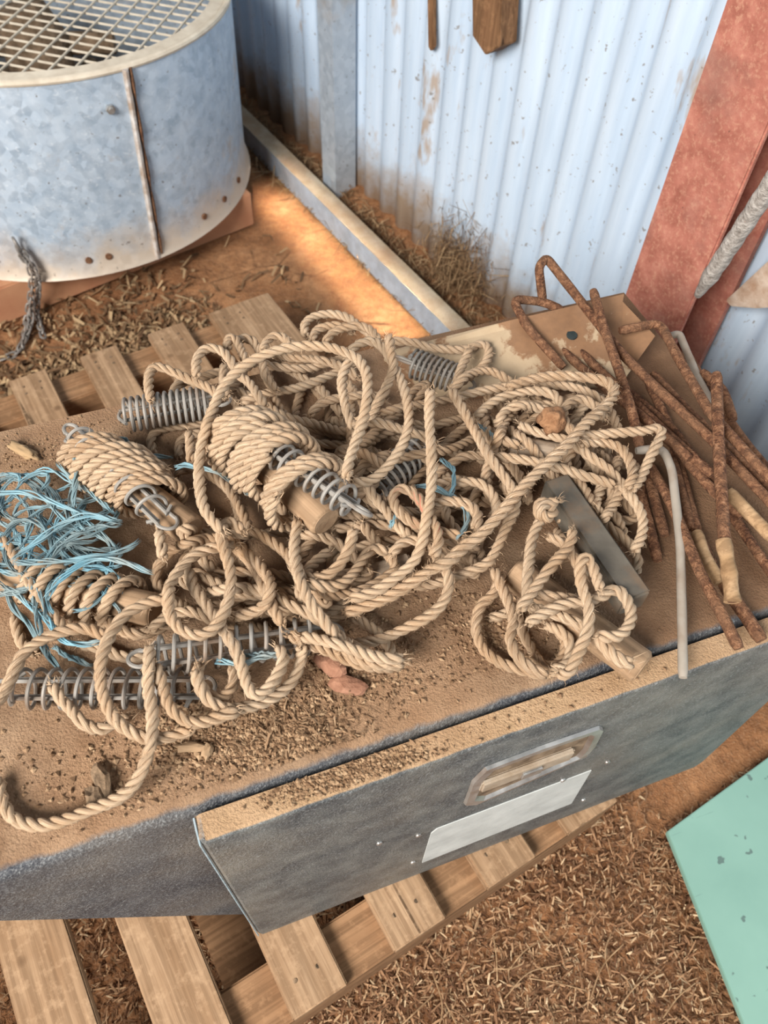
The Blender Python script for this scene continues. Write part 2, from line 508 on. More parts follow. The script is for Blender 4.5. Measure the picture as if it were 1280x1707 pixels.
BRICK = m_simple('terracotta_chip', (0.22, 0.10, 0.06), (0.36, 0.185, 0.115), 120, 0.95, 0, 0.6)
BARK = m_simple('dark_bark', (0.06, 0.04, 0.025), (0.30, 0.20, 0.12), 120, 0.95, 0, 0.8)
CRUST = m_simple('lime_crusted_grey', (0.26, 0.22, 0.19), (0.62, 0.57, 0.52), 110, 0.95, 0, 0.9, 0.006)
CREAMWOOD = m_simple('flaking_cream_timber', (0.34, 0.20, 0.12), (0.70, 0.60, 0.50), 24, 0.9, 0, 0.8, 0.006)
CHAINM = m_steel('old_chain_steel', (0.20, 0.18, 0.16), (0.40, 0.37, 0.34), 0.5, 0.5, 0.6)
MUD = m_simple('mud_nest', (0.10, 0.065, 0.038), (0.34, 0.235, 0.15), 30, 0.95, 0, 0.8, 0.01)

# ================================================================== SETTING
WA = math.radians(105.0)
WU = np.array([math.cos(WA), math.sin(WA), 0.0])          # along the wall, away from the camera
WN = np.array([-math.sin(WA), math.cos(WA), 0.0])         # out of the wall, into the shed
if WN[0] > 0: WN = -WN
W0 = np.array([0.751, 1.675, 0.0])


def wall_pt(u, d, z): return W0 + WU * u + WN * d + np.array([0, 0, z])


def on_wall(px, py, d):
    q = PPL(px, py, W0 + WN * d, WN)
    return float(np.dot(q - W0, WU)), float(q[2]), q


def fh(x, y):
    """height of the earth floor"""
    x = np.asarray(x, float); y = np.asarray(y, float)
    h = 0.004 * np.sin(7 * x + 3 * y) + 0.003 * np.sin(17 * x - 11 * y + 1) + 0.002 * np.sin(31 * x + 23 * y)
    d = (x - W0[0]) * WN[0] + (y - W0[1]) * WN[1]
    h = h + 0.045 * np.clip((0.14 - d) / 0.12, 0, 1) * (1 + 0.3 * np.sin(9 * y + 4 * x))
    return np.clip(h, -0.008, None) - 0.002


gx = np.arange(-2.0, 2.2, 0.025); gy = np.arange(-0.9, 4.0, 0.025)
X, Y = np.meshgrid(gx, gy)
Zf = fh(X, Y)
dw = (X - W0[0]) * WN[0] + (Y - W0[1]) * WN[1]
b = MB()
nx, ny = len(gx), len(gy)
i = (np.arange(ny - 1)[:, None] * nx + np.arange(nx - 1)[None, :])
q = np.stack([i, i + 1, i + nx + 1, i + nx], -1).reshape(-1, 4)
dm = (dw[:-1, :-1] > -0.06).reshape(-1)
b.add(np.stack([X, Y, Zf], -1).reshape(-1, 3), q[dm])
fl = b.build('floor', EARTH, smooth=True, angle=None)
tag(fl, 'red earth floor of the shed', kind='structure')

b = MB()
us = np.arange(-1.9, 2.6, 0.0076)
prof = 0.0085 * np.sin(2 * np.pi * us / 0.076)
prof = np.sign(prof) * np.minimum(np.abs(prof) * 1.35, 0.0085)
zs = np.linspace(-0.02, 2.7, 12)
rows = [np.array([wall_pt(u, d, z) for u, d in zip(us, prof)]) for z in zs]
v = np.concatenate(rows); k = len(us)
i = (np.arange(len(zs) - 1)[:, None] * k + np.arange(k - 1)[None, :])
b.add(v, np.stack([i, i + 1, i + k + 1, i + k], -1).reshape(-1, 4))
wl = b.build('wall_right', CORR, angle=None)
sm = wl.modifiers.new('thick', 'SOLIDIFY'); sm.thickness = 0.0015; sm.offset = 0
tag(wl, 'pale corrugated zinc wall of the shed', kind='structure')


def extrude_profile(b, prof, a, c, ax1, ax2):
    """closed 2D profile swept from a to c"""
    prof = np.asarray(prof, float); n = len(prof)
    o = prof[:, :1] * ax1 + prof[:, 1:] * ax2
    b.add(np.r_[o + a, o + c], polys=[list(range(n))[::-1], list(range(n, 2 * n))] + [[i, (i + 1) % n, n + (i + 1) % n, n + i] for i in range(n)])


# galvanised stud of the wall
t = 0.004
u0, _, _ = on_wall(553, 308, 0.07)
b = MB()
C_ = [(-.034, .0), (.034, 0), (.034, t), (-.034 + t, t), (-.034 + t, .066 - t), (.034 - t, .066 - t), (.034 - t, .05), (.034, .05), (.034, .066), (-.034, .066)]
extrude_profile(b, C_, wall_pt(u0, 0.012, 0.0), wall_pt(u0, 0.012, 2.7), WU, WN)
o = b.build('steel_post', GALV2, smooth=False)
tag(o, 'upright galvanised steel stud standing against the corrugated wall', 'post')

# galvanised channel lying along the foot of the wall
c0 = np.array([0.405, 2.475, 0.0]); c1 = np.array([0.800, 0.750, 0.0])
cd = (c1 - c0) / np.linalg.norm(c1 - c0); cn = np.array([cd[1], -cd[0], 0.0])
if cn[0] < 0: cn = -cn
b = MB(); up = np.array([0, 0, 1.0])
hh, ww = 0.066, 0.05
C_ = [(0, 0), (0, hh), (ww, hh), (ww, hh - .014), (ww - t, hh - .014), (ww - t, hh - t), (t, hh - t), (t, t), (ww, t), (ww, 0)]
extrude_profile(b, C_, c0 + up * .004, c1 + up * .004, cn, up)
o = b.build('steel_channel', CHAN, smooth=False)
tag(o, 'long galvanised steel channel lying on the floor along the wall', 'steel channel')

# red column
dcol = 0.15
uL, zL, qL = on_wall(1045, 480, dcol); uR, zR, _ = on_wall(1168, 470, dcol)
FW = uL - uR
col = empty('steel_column', wall_pt((uL + uR) / 2, dcol / 2, 0), 'red oxide painted steel column standing against the corrugated wall', 'column')
b = MB()
ft = 0.012
extrude_profile(b, [(uR, dcol - ft), (uL, dcol - ft), (uL, dcol), (uR, dcol)], wall_pt(0, 0, 0), wall_pt(0, 0, 2.7), WU, WN)
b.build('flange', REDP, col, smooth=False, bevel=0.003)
b = MB()
um = (uL + uR) / 2
extrude_profile(b, [(um - .005, .03), (um + .005, .03), (um + .005, dcol - ft), (um - .005, dcol - ft)], wall_pt(0, 0, 0), wall_pt(0, 0, 2.7), WU, WN)
extrude_profile(b, [(uR, 0.02), (uL, 0.02), (uL, 0.032), (uR, 0.032)], wall_pt(0, 0, 0), wall_pt(0, 0, 2.7), WU, WN)
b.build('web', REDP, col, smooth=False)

# grey crusted pipe leaning on the column
a = PPL(1163, 492, wall_pt(0, dcol + .02, 0), WN); c = PPL(1300, 285, wall_pt(0, dcol + .10, 0), WN)
b = MB(); d = c - a
pts = np.array([a + d * s for s in np.linspace(0, 3.0, 60)])
rr = 0.0125 * np.clip(0.45 + np.linspace(0, 1, 60) * 9, 0.45, 1) * (1 + 0.06 * np.sin(np.arange(60) * 2.1))
b.tube(pts, rr, 14)
o = b.build('pipe', CRUST)
tag(o, 'grey lime crusted pipe leaning across the side of the red column', 'pipe')

# broken cream timber rail on the wall, right of the column
a = PPL(1222, 492, wall_pt(0, .035, 0), WN); c = PPL(1330, 392, wall_pt(0, .035, 0), WN)
b = MB(); d = (c - a) / np.linalg.norm(c - a)
n_ = 26
for j in range(1):
    rows = []
    sd = np.cross(d, WN)
    if sd[2] > 0: sd = -sd
    for s in np.linspace(0, 0.9, n_):
        ww = 0.105 * min(1, 0.14 + s * 8)
        cc = a + d * s
        jt = 0.004 * math.sin(s * 70) + 0.003 * math.sin(s * 151)
        rows.append([cc - WN * .012, cc + WN * .022 + sd * .002, cc + WN * .022 + sd * (ww + jt), cc - WN * .012 + sd * (ww + jt)])
    v = np.array(rows).reshape(-1, 3)
    i = np.arange(n_ - 1)[:, None] * 4; jj = np.arange(4)[None, :]; kk = (jj + 1) % 4
    b.add(v, np.stack([i + jj, i + kk, i + 4 + kk, i + 4 + jj], -1).reshape(-1, 4), polys=[[3, 2, 1, 0], [4 * n_ - 4, 4 * n_ - 3, 4 * n_ - 2, 4 * n_ - 1]])
o = b.build('timber_rail', CREAMWOOD, smooth=False, bevel=.002)
tag(o, 'broken end of a flaking cream timber on the wall right of the red column', 'timber')

# pointed stake and thin stick hanging on the wall
def wall_poly(pix, d0, th, name, mat, label, cat):
    top = [PPL(x, y, wall_pt(0, d0 + th, 0), WN) for x, y in pix]
    b = MB(); b.slab(top, WN, th)
    o = b.build(name, mat, smooth=False, bevel=.002)
    return tag(o, label, cat)


wall_poly([(785, -160), (842, -160), (832, 78), (808, 92), (787, 60)], 0.010, 0.045, 'wooden_stake', STAKE, 'dark wooden stake with a pointed end hanging on the corrugated wall', 'stake')
wall_poly([(709, -160), (719, -160), (721, 78), (717, 86), (713, 78)], 0.010, 0.012, 'stick', STAKE, 'thin dark stick hanging on the wall left of the pointed stake', 'stick')

# ================================================================== DRUM
DB = np.array([-0.077, 2.185]); RB = 0.4687; ZB = 0.10
DT = np.array([-0.034, 2.18]); RT = 0.437; ZT = 0.535
dr = empty('drum', (DB[0], DB[1], 0), 'big galvanised steel drum with a mesh top standing on a red base', 'drum')


def drum_ring(s, extra=0.0, n=96):
    c = DB * (1 - s) + DT * s; r = RB * (1 - s) + RT * s + extra
    a = np.linspace(0, 2 * np.pi, n, endpoint=False)
    z = ZB * (1 - s) + ZT * s
    return np.stack([c[0] + r * np.cos(a), c[1] + r * np.sin(a), np.full(n, z)], 1)


def rings(b, rr):
    n = len(rr[0]); v = np.concatenate(rr)
    i = np.arange(len(rr) - 1)[:, None] * n; j = np.arange(n)[None, :]; k = (j + 1) % n
    b.add(v, np.stack([i + j, i + k, i + n + k, i + n + j], -1).reshape(-1, 4))


def m_drum():
    n = NT('galvanised_drum_wall')
    z = n.sep(n.pos)[2]
    s = n.sep(n.voro(n.obj, 60, 'Color'))[0]
    x = n.noise(n.obj, 34, 5); y = n.noise(n.obj, 9, 5, 0.6); sp = n.noise(n.obj, 85, 3, 0.6); sc = n.noise(n.mapping(n.obj, (50, 50, 90)), 1.0, 3, 0.6, 1.5)
    c = n.mix(s, (0.34, 0.43, 0.53), (0.47, 0.57, 0.68))
    c = n.mix(n.ramp(x, [(0.35, 0.0), (0.7, 0.6)]), c, (0.62, 0.70, 0.78))
    c = n.mix(n.ramp(sc, [(0.60, 0.0), (0.68, 0.35)]), c, (0.82, 0.86, 0.9))
    zz = n.math('ADD', z, n.math('MULTIPLY', n.math('SUBTRACT', y, 0.5), 0.22))
    c = n.mix(n.ramp(zz, [(0.12, 0.85), (0.22, 0.0)]), c, (0.66, 0.52, 0.38))
    c = n.mix(n.ramp(y, [(0.60, 0.0), (0.72, 0.55)]), c, (0.50, 0.36, 0.24))
    c = n.mix(n.ramp(sp, [(0.67, 0.0), (0.71, 0.7)]), c, (0.14, 0.10, 0.08))
    n.bump(x, 0.15, 0.003)
    return n.out(c, n.ramp(s, [(0, 0.38), (1, 0.55)]), 0.3)


DRUMM = m_drum()
b = MB()
prof = [(0, .012), (0.03, .006), (.10, .001)] + [(s, 0) for s in np.linspace(.16, 1, 10)]
rings(b, [drum_ring(s, e) for s, e in prof] + [drum_ring(s, -.003) for s in np.linspace(1, 0, 8)] + [drum_ring(0, .012)])
b.build('drum_wall', DRUMM, dr)
b = MB()
for s, e, r_ in ((1.0, -.002, .007), (0.985, -.012, .010)):
    pr = drum_ring(s, e); pr = np.r_[pr, pr[:2]]
    b.tube(pr, r_, 8, caps=False)
pr = drum_ring(.995, -.028, 96)
rings(b, [drum_ring(1.004, -.004), drum_ring(1.010, -.040), drum_ring(1.004, -.040), drum_ring(.998, -.004), drum_ring(1.004, -.004)])
b.build('rim', WIRE, dr)
b = MB()
mz = ZT - .004


def clip_line(c, r, p, d):
    t0 = np.dot(c - p, d); m = p + d * t0; h2 = r * r - np.dot(m - c, m - c)
    if h2 <= 0: return None
    return m - d * math.sqrt(h2), m + d * math.sqrt(h2)


for fam, ((xa, ya), (xb, yb), sp) in enumerate((((0, 76), (175, 108), .0335), ((69, 134), (200, 0), .046))):
    A = P(xa, ya, mz)[:2]; B = P(xb, yb, mz)[:2]
    d = (B - A) / np.linalg.norm(B - A); nn = np.array([-d[1], d[0]])
    for kk in range(-32, 33):
        cl = clip_line(DT, RT - .006, A + nn * sp * kk, d)
        if cl is None: continue
        zz_ = mz + (0.004 if fam else 0)
        b.tube([[*cl[0], zz_], [*(cl[0] + cl[1]) / 2, zz_], [*cl[1], zz_]], .0024, 5)
b.build('mesh_guard', WIRE, dr)
# seam strip, bolt
sb = PPL(262, 428, (DB[0], DB[1] - RB, 0), np.array([0, 1.0, 0]))
aseam = math.atan2(1.567 * 1 - DB[1] + .16, 0.076 - DB[0])
aseam = math.atan2(P(262, 428, ZB)[1] - DB[1], P(262, 428, ZB)[0] - DB[0])


def drum_pt(ang, s, e=0.0):
    c = DB * (1 - s) + DT * s; r = RB * (1 - s) + RT * s + e
    return np.array([c[0] + r * math.cos(ang), c[1] + r * math.sin(ang), ZB * (1 - s) + ZT * s])


b = MB()
b.tube([drum_pt(aseam - .02 * s, s, .004) for s in np.linspace(0, 1, 14)], .0115, 8, flat=.6)
b.build('seam_strip', m_simple('pale_seam', (0.30, 0.20, 0.13), (0.66, 0.63, 0.60), 40, .6), dr)
b = MB()
b.tube([drum_pt(aseam + .028 - .02 * s, s, .003) for s in np.linspace(0.02, 1, 14)], np.array([.010 + .005 * math.sin(k * 2.2) for k in range(14)]), 8, flat=.3)
b.build('rust_seam', RUST, dr)
b = MB()
bp = drum_pt(aseam - .12, .84)
dv = np.array([math.cos(aseam - .12), math.sin(aseam - .12), 0])
b.tube([bp, bp + dv * .008], .010, 6); b.tube([bp + dv * .008, bp + dv * .014], .006, 8)
b.build('bolt', CHROME, dr)
for kk, off in enumerate((-.35, -.05 - .2, .33, .52, .72)):
    b = MB(); q = drum_pt(aseam + off, .09, .002)
    dv = np.array([math.cos(aseam + off), math.sin(aseam + off), 0])
    b.tube([q - dv * .004, q + dv * .004], .008, 8)
    b.build('rivet', RUST, dr)
# motor and rubbish under the mesh
b = MB()
mc = P(55, 60, .36)
b.tube([[mc[0], mc[1], .12], [mc[0], mc[1], .36], [mc[0] - .01, mc[1] + .01, .43]], [.085, .085, .06], 20)
b.tube([[mc[0] - .12, mc[1] + .05, .33], [mc[0] + .20, mc[1] - .02, .33]], .028, 10)
b.build('motor', MUD, dr)
b = MB()
for kk in range(46):
    a_ = rng.uniform(0, 6.28); r_ = .40 * math.sqrt(rng.uniform())
    b.ico((DB[0] + .03 + r_ * math.cos(a_), DB[1] + r_ * math.sin(a_), .15 + rng.uniform(0, .06)), rng.uniform(.02, .055), kk, 2, .5)
rg = drum_ring(.10, -.02, 40)
b.add(np.r_[rg, [[DB[0] + .01, DB[1], rg[0][2]]]], tris=[[i, (i + 1) % 40, 40] for i in range(40)])
tag(b.build('rubbish_fill', MUD, dr), 'clods and dry rubbish lying inside the drum', kind='stuff')
# base
ba = np.array([0.36, 1.942, 0]); bd = np.array([-0.698, -0.224, 0]); bd /= np.linalg.norm(bd); bn = np.array([bd[1], -bd[0], 0.0])
if bn[1] < 0: bn = -bn
b = MB()
M4 = Matrix.Identity(4)
for r_ in range(3):
    M4[r_][0] = bd[r_]; M4[r_][1] = bn[r_]; M4[r_][2] = (0, 0, 1)[r_]; M4[r_][3] = ba[r_]
b.box((0, 0, 0.001), (.86, .74, ZB - .001), M4)
b.build('base', m_simple('red_brown_base', (0.40, 0.17, 0.09), (0.58, 0.31, 0.17), 7), dr, smooth=False, bevel=.004)

# chain hanging from the drum
q0 = None
for z in np.arange(.10, .4, .002):
    q = P(30, 408, z)
    if math.hypot(q[0] - DB[0], q[1] - DB[1]) > RB + .012: break
    q0 = q
ch = empty('chain', (q0[0], q0[1], 0), 'rusty steel chain hanging from the lower edge of the galvanised drum', 'chain')


def link(b, c, d, roll, L=.019, wd=.0065, r=.0026):
    d = np.asarray(d, float); d /= np.linalg.norm(d)
    a = np.array([1.0, 0, 0]) if abs(d[0]) < .8 else np.array([0, 1.0, 0])
    s = np.cross(d, a); s /= np.linalg.norm(s); s2 = np.cross(d, s)
    s = s * math.cos(roll) + s2 * math.sin(roll)
    ph = np.linspace(0, 2 * np.pi, 17)
    pts = np.array([c + d * (L - wd) * np.sign(math.sin(p)) * min(1, abs(math.sin(p)) * 3) * .5 + s * wd * math.cos(p) + d * wd * math.sin(p) for p in ph])
    b.tube(pts, r, 6, caps=False)


e = np.array([q0[0] - DB[0], q0[1] - DB[1], 0]); e /= np.linalg.norm(e)
qs = q0 + e * .012
b = MB(); link(b, q0 + e * .004, e * .3 + np.array([0, 0, 1.0]), .2, .034, .011, .0035); b.build('shackle', CHAINM, ch)
for st, (path) in enumerate(([qs, qs + [0.01, -.01, -.07], P(44, 540, .012), P(38, 578, .012)], [qs + [.008, 0, -.01], qs + [.02, -.015, -.08], P(62, 520, .014), P(72, 562, .012)], [P(52, 500, .06), P(50, 540, .02), P(30, 585, .010), P(0, 600, .010)])):
    sp = spline(np.array(path), .0165)
    for kk in range(len(sp) - 1):
        b = MB(); link(b, (sp[kk] + sp[kk + 1]) / 2, sp[kk + 1] - sp[kk], (kk % 2) * 1.57 + st)
        b.build('chain_link', CHAINM, ch)

# ================================================================== PALLET
PY_ = math.radians(11.0)
pal = empty('pallet', (*P(1040, 1340, .165)[:2], 0), 'wooden slatted pallet carrying the dusty toolbox', 'pallet')
pal.rotation_euler = (0, 0, PY_)


def pbuild(b, name, mat, **k):
    o = b.build(name, mat, **k); o.parent = pal; return o


slats = [(-.094, -.004), (-.235, -.153), (-.383, -.303), (-.530, -.453), (-.679, -.596), (-.820, -.735), (-.967, -.885), (-1.115, -1.03)]
for kk, (a, c) in enumerate(slats):
    b = MB()
    x0, x1 = (a, c) if kk != 3 else (a, c)
    b.box((x0, .008, .145), (x1, 1.277, .165)); pbuild(b, 'slat', PALLET, smooth=False, bevel=.002)
b = MB(); b.box((-.022, .02, .145), (.052, 1.278, .1645)); pbuild(b, 'slat', PALLET, smooth=False, bevel=.002) if False else None
b = MB(); b.box((-.0225, .55, .1455), (.052, 1.278, .1655)); b.v[-1][[0, 1, 4, 5], 0] += .02; pbuild(b, 'slat', PALLET, smooth=False, bevel=.002)
for y0, y1 in ((.010, .085), (.60, .675), (1.185, 1.262)):
    b = MB(); b.box((-1.115, y0, .022), (.0, y1, .1445)); pbuild(b, 'bearer', PALLET_D, smooth=False, bevel=.003)
for x0, x1 in ((-.10, -.02), (-.60, -.50), (-1.10, -1.0)):
    b = MB(); b.box((x0, .012, .002), (x1, 1.26, .0215)); pbuild(b, 'bottom_board', PALLET_D, smooth=False, bevel=.002)
for a, c in slats[:5]:
    for yy in (.045, 1.225, 1.245):
        for xx in ((a * .72 + c * .28), (a * .3 + c * .7)):
            b = MB(); b.tube([[xx + rng.uniform(-.006, .006), yy, .160], [xx, yy, .1656]], .003, 8)
            pbuild(b, 'nail', BARK)

# ================================================================== TOOLBOX
bx = empty('toolbox', (0.1, 0.45, .165), 'dusty dark slate steel toolbox with a drop front standing on the pallet', 'toolbox')
b = MB()
ZBT = .170
xs = [-.36, -.355, -.33, -.27, -.20, -.12, -.074, .10, .30, .50, .6, .606]


YF = .213
_p0 = PPL(410, 1524, (0, YF, 0), np.array([0, 1.0, 0])); _p1 = PPL(0, 1535, (0, YF, 0), np.array([0, 1.0, 0]))


def bottom(x): return max(ZBT, min(.62, _p0[2] + (x - _p0[0]) / (_p1[0] - _p0[0]) * (_p1[2] - _p0[2])))


rows = []
for x in xs:
    zb = bottom(x)
    R_ = .016
    pr = [(.685, zb), (.688, H - .006), (.682, H)]
    pr += [(.229, H)] + [(.229 - R_ * math.sin(a), H - R_ + R_ * math.cos(a)) for a in np.linspace(.3, math.pi / 2, 6)]
    yb = YF
    pr += [(YF + (yb - YF) * s, (H - .02) * (1 - s) + zb * s) for s in (.25, .5, .75, 1.0)]
    rows.append([[x, y, z] for y, z in pr])
n_ = len(rows[0]); v = np.array(rows).reshape(-1, 3)
i = np.arange(len(xs) - 1)[:, None] * n_; j = np.arange(n_)[None, :]; k = (j + 1) % n_
b.add(v, np.stack([i + j, i + n_ + j, i + n_ + k, i + k], -1).reshape(-1, 4), polys=[list(range(n_)), list(range(len(v) - n_, len(v)))[::-1]])
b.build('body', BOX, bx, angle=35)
# door pan: front face y .190, closes to the body, dusty ledge on top
b = MB()
DX0, DX1 = -.066, .600
DY = .186
rows = []
for x, ins in ((DX0, .004), (DX0 + .005, 0), (.1, 0), (.3, 0), (DX1 - .005, 0), (DX1, .004)):
    R_ = .005
    pr = [(.2035, H - .012), (.2035 - .001, H - .007), (.197, H - .003 - ins)]
    pr = [(.2095, H - .030), (.2095, H - .002 - ins), (DY + R_, H - .003 - ins)]
    pr += [(DY + ins + R_ - R_ * math.sin(a), H - .003 - ins - R_ + R_ * math.cos(a)) for a in np.linspace(.4, math.pi / 2, 5)]
    pr += [(DY + ins, .40), (DY + ins, .20), (DY + ins + .002, ZBT + .002), (DY + .012, ZBT), (.2095, ZBT + .004)]
    rows.append([[x, y, z] for y, z in pr])
n_ = len(rows[0]); v = np.array(rows).reshape(-1, 3)
i = np.arange(5)[:, None] * n_; j = np.arange(n_)[None, :]; k = (j + 1) % n_
b.add(v, np.stack([i + j, i + n_ + j, i + n_ + k, i + k], -1).reshape(-1, 4), polys=[list(range(n_)), list(range(len(v) - n_, len(v)))[::-1]])
door = b.build('door', DOORM, bx, angle=35)


b = MB()
b.tube(spline(np.array([[DX0 - .0004, .2085, H - .004], [DX0 - .0004, .196, H - .006], [DX0 - .0004, DY + .003, H - .010], [DX0 - .0004, DY + .002, H - .03], [DX0 - .0004, DY + .002, .40], [DX0 - .0004, DY + .002, ZBT + .004]]), .01), .0009, 6)
b.build('worn_edge', m_simple('worn_pale_edge', (0.20, 0.27, 0.30), (0.42, 0.48, 0.50), 90), door)


def on_door(px, py, off=0.0): return PPL(px, py, (0, DY - off, 0), np.array([0, 1.0, 0]))


# latch: bezel, recessed dish, paddle
def poly_ring(b, outer, inner, dz=0):
    o_, i_ = np.array(outer), np.array(inner); n = len(o_)
    b.add(np.r_[o_, i_], [[k, (k + 1) % n, n + (k + 1) % n, n + k] for k in range(n)])


LQ = [(772, 1338), (786, 1300), (808, 1278), (900, 1243), (998, 1209), (1004, 1212), (990, 1240), (975, 1256), (880, 1298), (790, 1337)]
lo = np.array([on_door(*p) for p in LQ]); lc = lo.mean(0)
fwdv = np.array([0, -1.0, 0])
b = MB()
scl = lambda pts, f, off: lc + (pts - lc) * f + fwdv * off
L0 = scl(lo, 1.0, .0003); L1 = scl(lo, .985, .004); L2 = scl(lo, .86, .0045); L3 = scl(lo, .80, .0008)
poly_ring(b, L0, L1); poly_ring(b, L1, L2); poly_ring(b, L2, L3)
lat = b.build('latch', CHROME, door, smooth=True, angle=30)
b = MB(); b.add(scl(lo, .81, .0010), polys=[list(range(len(L3)))])
b.build('latch_dish', DISH, lat, smooth=False)
lx = (lo[4] - lo[2]); lx /= np.linalg.norm(lx); lz = np.array([0, 0, 1.0])
LM = Matrix.Identity(4)
for r_ in range(3):
    LM[r_][0] = (1, 0, 0)[r_]; LM[r_][1] = fwdv[r_]; LM[r_][2] = (0, 0, 1)[r_]; LM[r_][3] = lc[r_]
b = MB()
b.box((-.062, .001, -.009), (.040, .0075, .016), LM)
b.build('latch_paddle', PADDLE, lat, smooth=False, bevel=.002)
b = MB()
b.box((-.020, .0075, -.004), (.004, .0105, .012), LM)
b.build('latch_lock', CHROME, lat, smooth=False, bevel=.0015)
# worn sticker plate
st = [on_door(*p) for p in ((703, 1437), (718, 1388), (728, 1380), (985, 1283), (952, 1338), (940, 1343))]
b = MB(); b.slab([p + fwdv * .0012 for p in st], fwdv, .0011)
b.build('label_plate', STICKER, door, smooth=False)
for p in ((697, 1392), (688, 1437), (1012, 1270), (972, 1333), (632, 1405), (938, 1300)):
    q = on_door(*p); b = MB()
    b.tube([q, q + fwdv * .0016, q + fwdv * .0022], [.0036, .0034, .0012], 10)
    b.build('rivet', CHROME, door)
# rusty tan angle plate along the back of the lid
ma = np.array([P(640, 598, H + .003), P(850, 548, H + .040), P(1038, 503, H + .046), P(1092, 560, H + .040), P(1035, 640, H + .005), P(730, 668, H + .003)])
b = MB()
nrm = np.array([0, -.12, 1.0]); nrm /= np.linalg.norm(nrm)
rim = [P(655, 583, H + .006), P(850, 534, H + .046), P(1040, 490, H + .052), ma[2], ma[1], ma[0]]
b.add(np.r_[ma, ma - nrm * .003], polys=[[0, 1, 5], [1, 2, 4, 5], [2, 3, 4], [6, 11, 7], [7, 11, 10, 8], [8, 10, 9]] + [[(i + 1) % 6, i, 6 + i, 6 + (i + 1) % 6] for i in range(6)])
rm = np.array(rim)
b.add(np.r_[rm, rm - np.array([0, 0, .003])], polys=[[0, 1, 4, 5][::-1], [1, 2, 3, 4][::-1], [6, 7, 10, 11], [7, 8, 9, 10]] + [[i, (i + 1) % 6, 6 + (i + 1) % 6, 6 + i] for i in range(6)])
o = b.build('metal_sheet', TANSHEET, smooth=False)
tag(o, 'rusted tan metal plate with a hole, propped along the back of the toolbox lid', 'metal plate')
b = MB(); hc = PPL(953, 559, ma[1] + nrm * .0004, np.cross(ma[2] - ma[1], ma[4] - ma[1]) / np.linalg.norm(np.cross(ma[2] - ma[1], ma[4] - ma[1])))
b.tube([hc - nrm * .001, hc + nrm * .0012], .0065, 12)
b.build('hole', DARK, o)

# ================================================================== GREEN PANEL
b = MB()
gp = [P(1112, 1386, .035), P(1450, 1140, .035), P(1700, 1707, .035), P(1390, 2020, .035)]
gp = [P(1112, 1386, .035), P(1240, 1707, .035), P(1330, 1940, .035), P(1560, 1800, .035), P(1400, 1175, .035)]
b.slab(gp, np.array([0, 0, 1.0]), .012)
o = b.build('painted_sheet', GREEN, smooth=False, bevel=.0012)
tag(o, 'flat mint green painted panel lying on the floor in the right corner', 'panel')
b = MB()
pp = np.array(gp); cc = pp.mean(0)
for f in (.55,):
    q = cc + (pp - cc) * f
    b.add(np.r_[q + [0, 0, -.0125], q + [0, 0, -.036]], polys=[list(range(5)), list(range(5, 10))[::-1]] + [[k, (k + 1) % 5, 5 + (k + 1) % 5, 5 + k] for k in range(5)])
b.build('batten', PALLET_D, o, smooth=False)

# ================================================================== THE PILE
CR = {'A': (0, 600, 430 / 1280), 'B': (0, 950, 430 / 1280), 'C': (200, 500, 440 / 1280), 'D': (480, 500, 440 / 1280), 'E': (250, 780, 450 / 1280),
      'F': (600, 780, 500 / 1280), 'G': (840, 400, 440 / 1280), 'H': (840, 700, 440 / 1280), 'I': (740, 560, 400 / 1280), 'O': (0, 0, 1.0)}


def path(s):
    """'C 10,20 30,40,.05 | D 5,6' -> pixel points (x, y, lift)"""
    out = []
    for seg in s.split('|'):
        w_ = seg.split()
        x0, y0, k = CR[w_[0]]
        for p in w_[1:]:
            c = [float(t) for t in p.split(',')]
            out.append((x0 + c[0] * k, y0 + c[1] * k, c[2] if len(c) > 2 else 0.0))
    return np.array(out)


OB = np.zeros((0, 3)); OBR = np.zeros(0)


def proj(q):
    c = (q - np.array([0, 0, CAMZ])) @ MROT.T
    return np.stack([640 + FPX * c[:, 0] / c[:, 2], 853.5 + FPX * c[:, 1] / c[:, 2]], 1)


def near(pix, px=60):
    if len(OB) == 0: return OB, OBR
    pq = proj(OB)
    d = np.min(np.abs(pq[:, None, :] - pix[None, ::3, :]).max(-1), axis=1)
    m = d < px
    return OB[m], OBR[m]


def put_ob(pts, r):
    global OB, OBR
    OB = np.r_[OB, pts]; OBR = np.r_[OBR, np.full(len(pts), r)]


def smooth1(z, k):
    ker = np.exp(-0.5 * (np.arange(-3 * k, 3 * k + 1) / k) ** 2); ker /= ker.sum()
    return np.convolve(np.pad(z, 3 * k, mode='edge'), ker, 'valid')


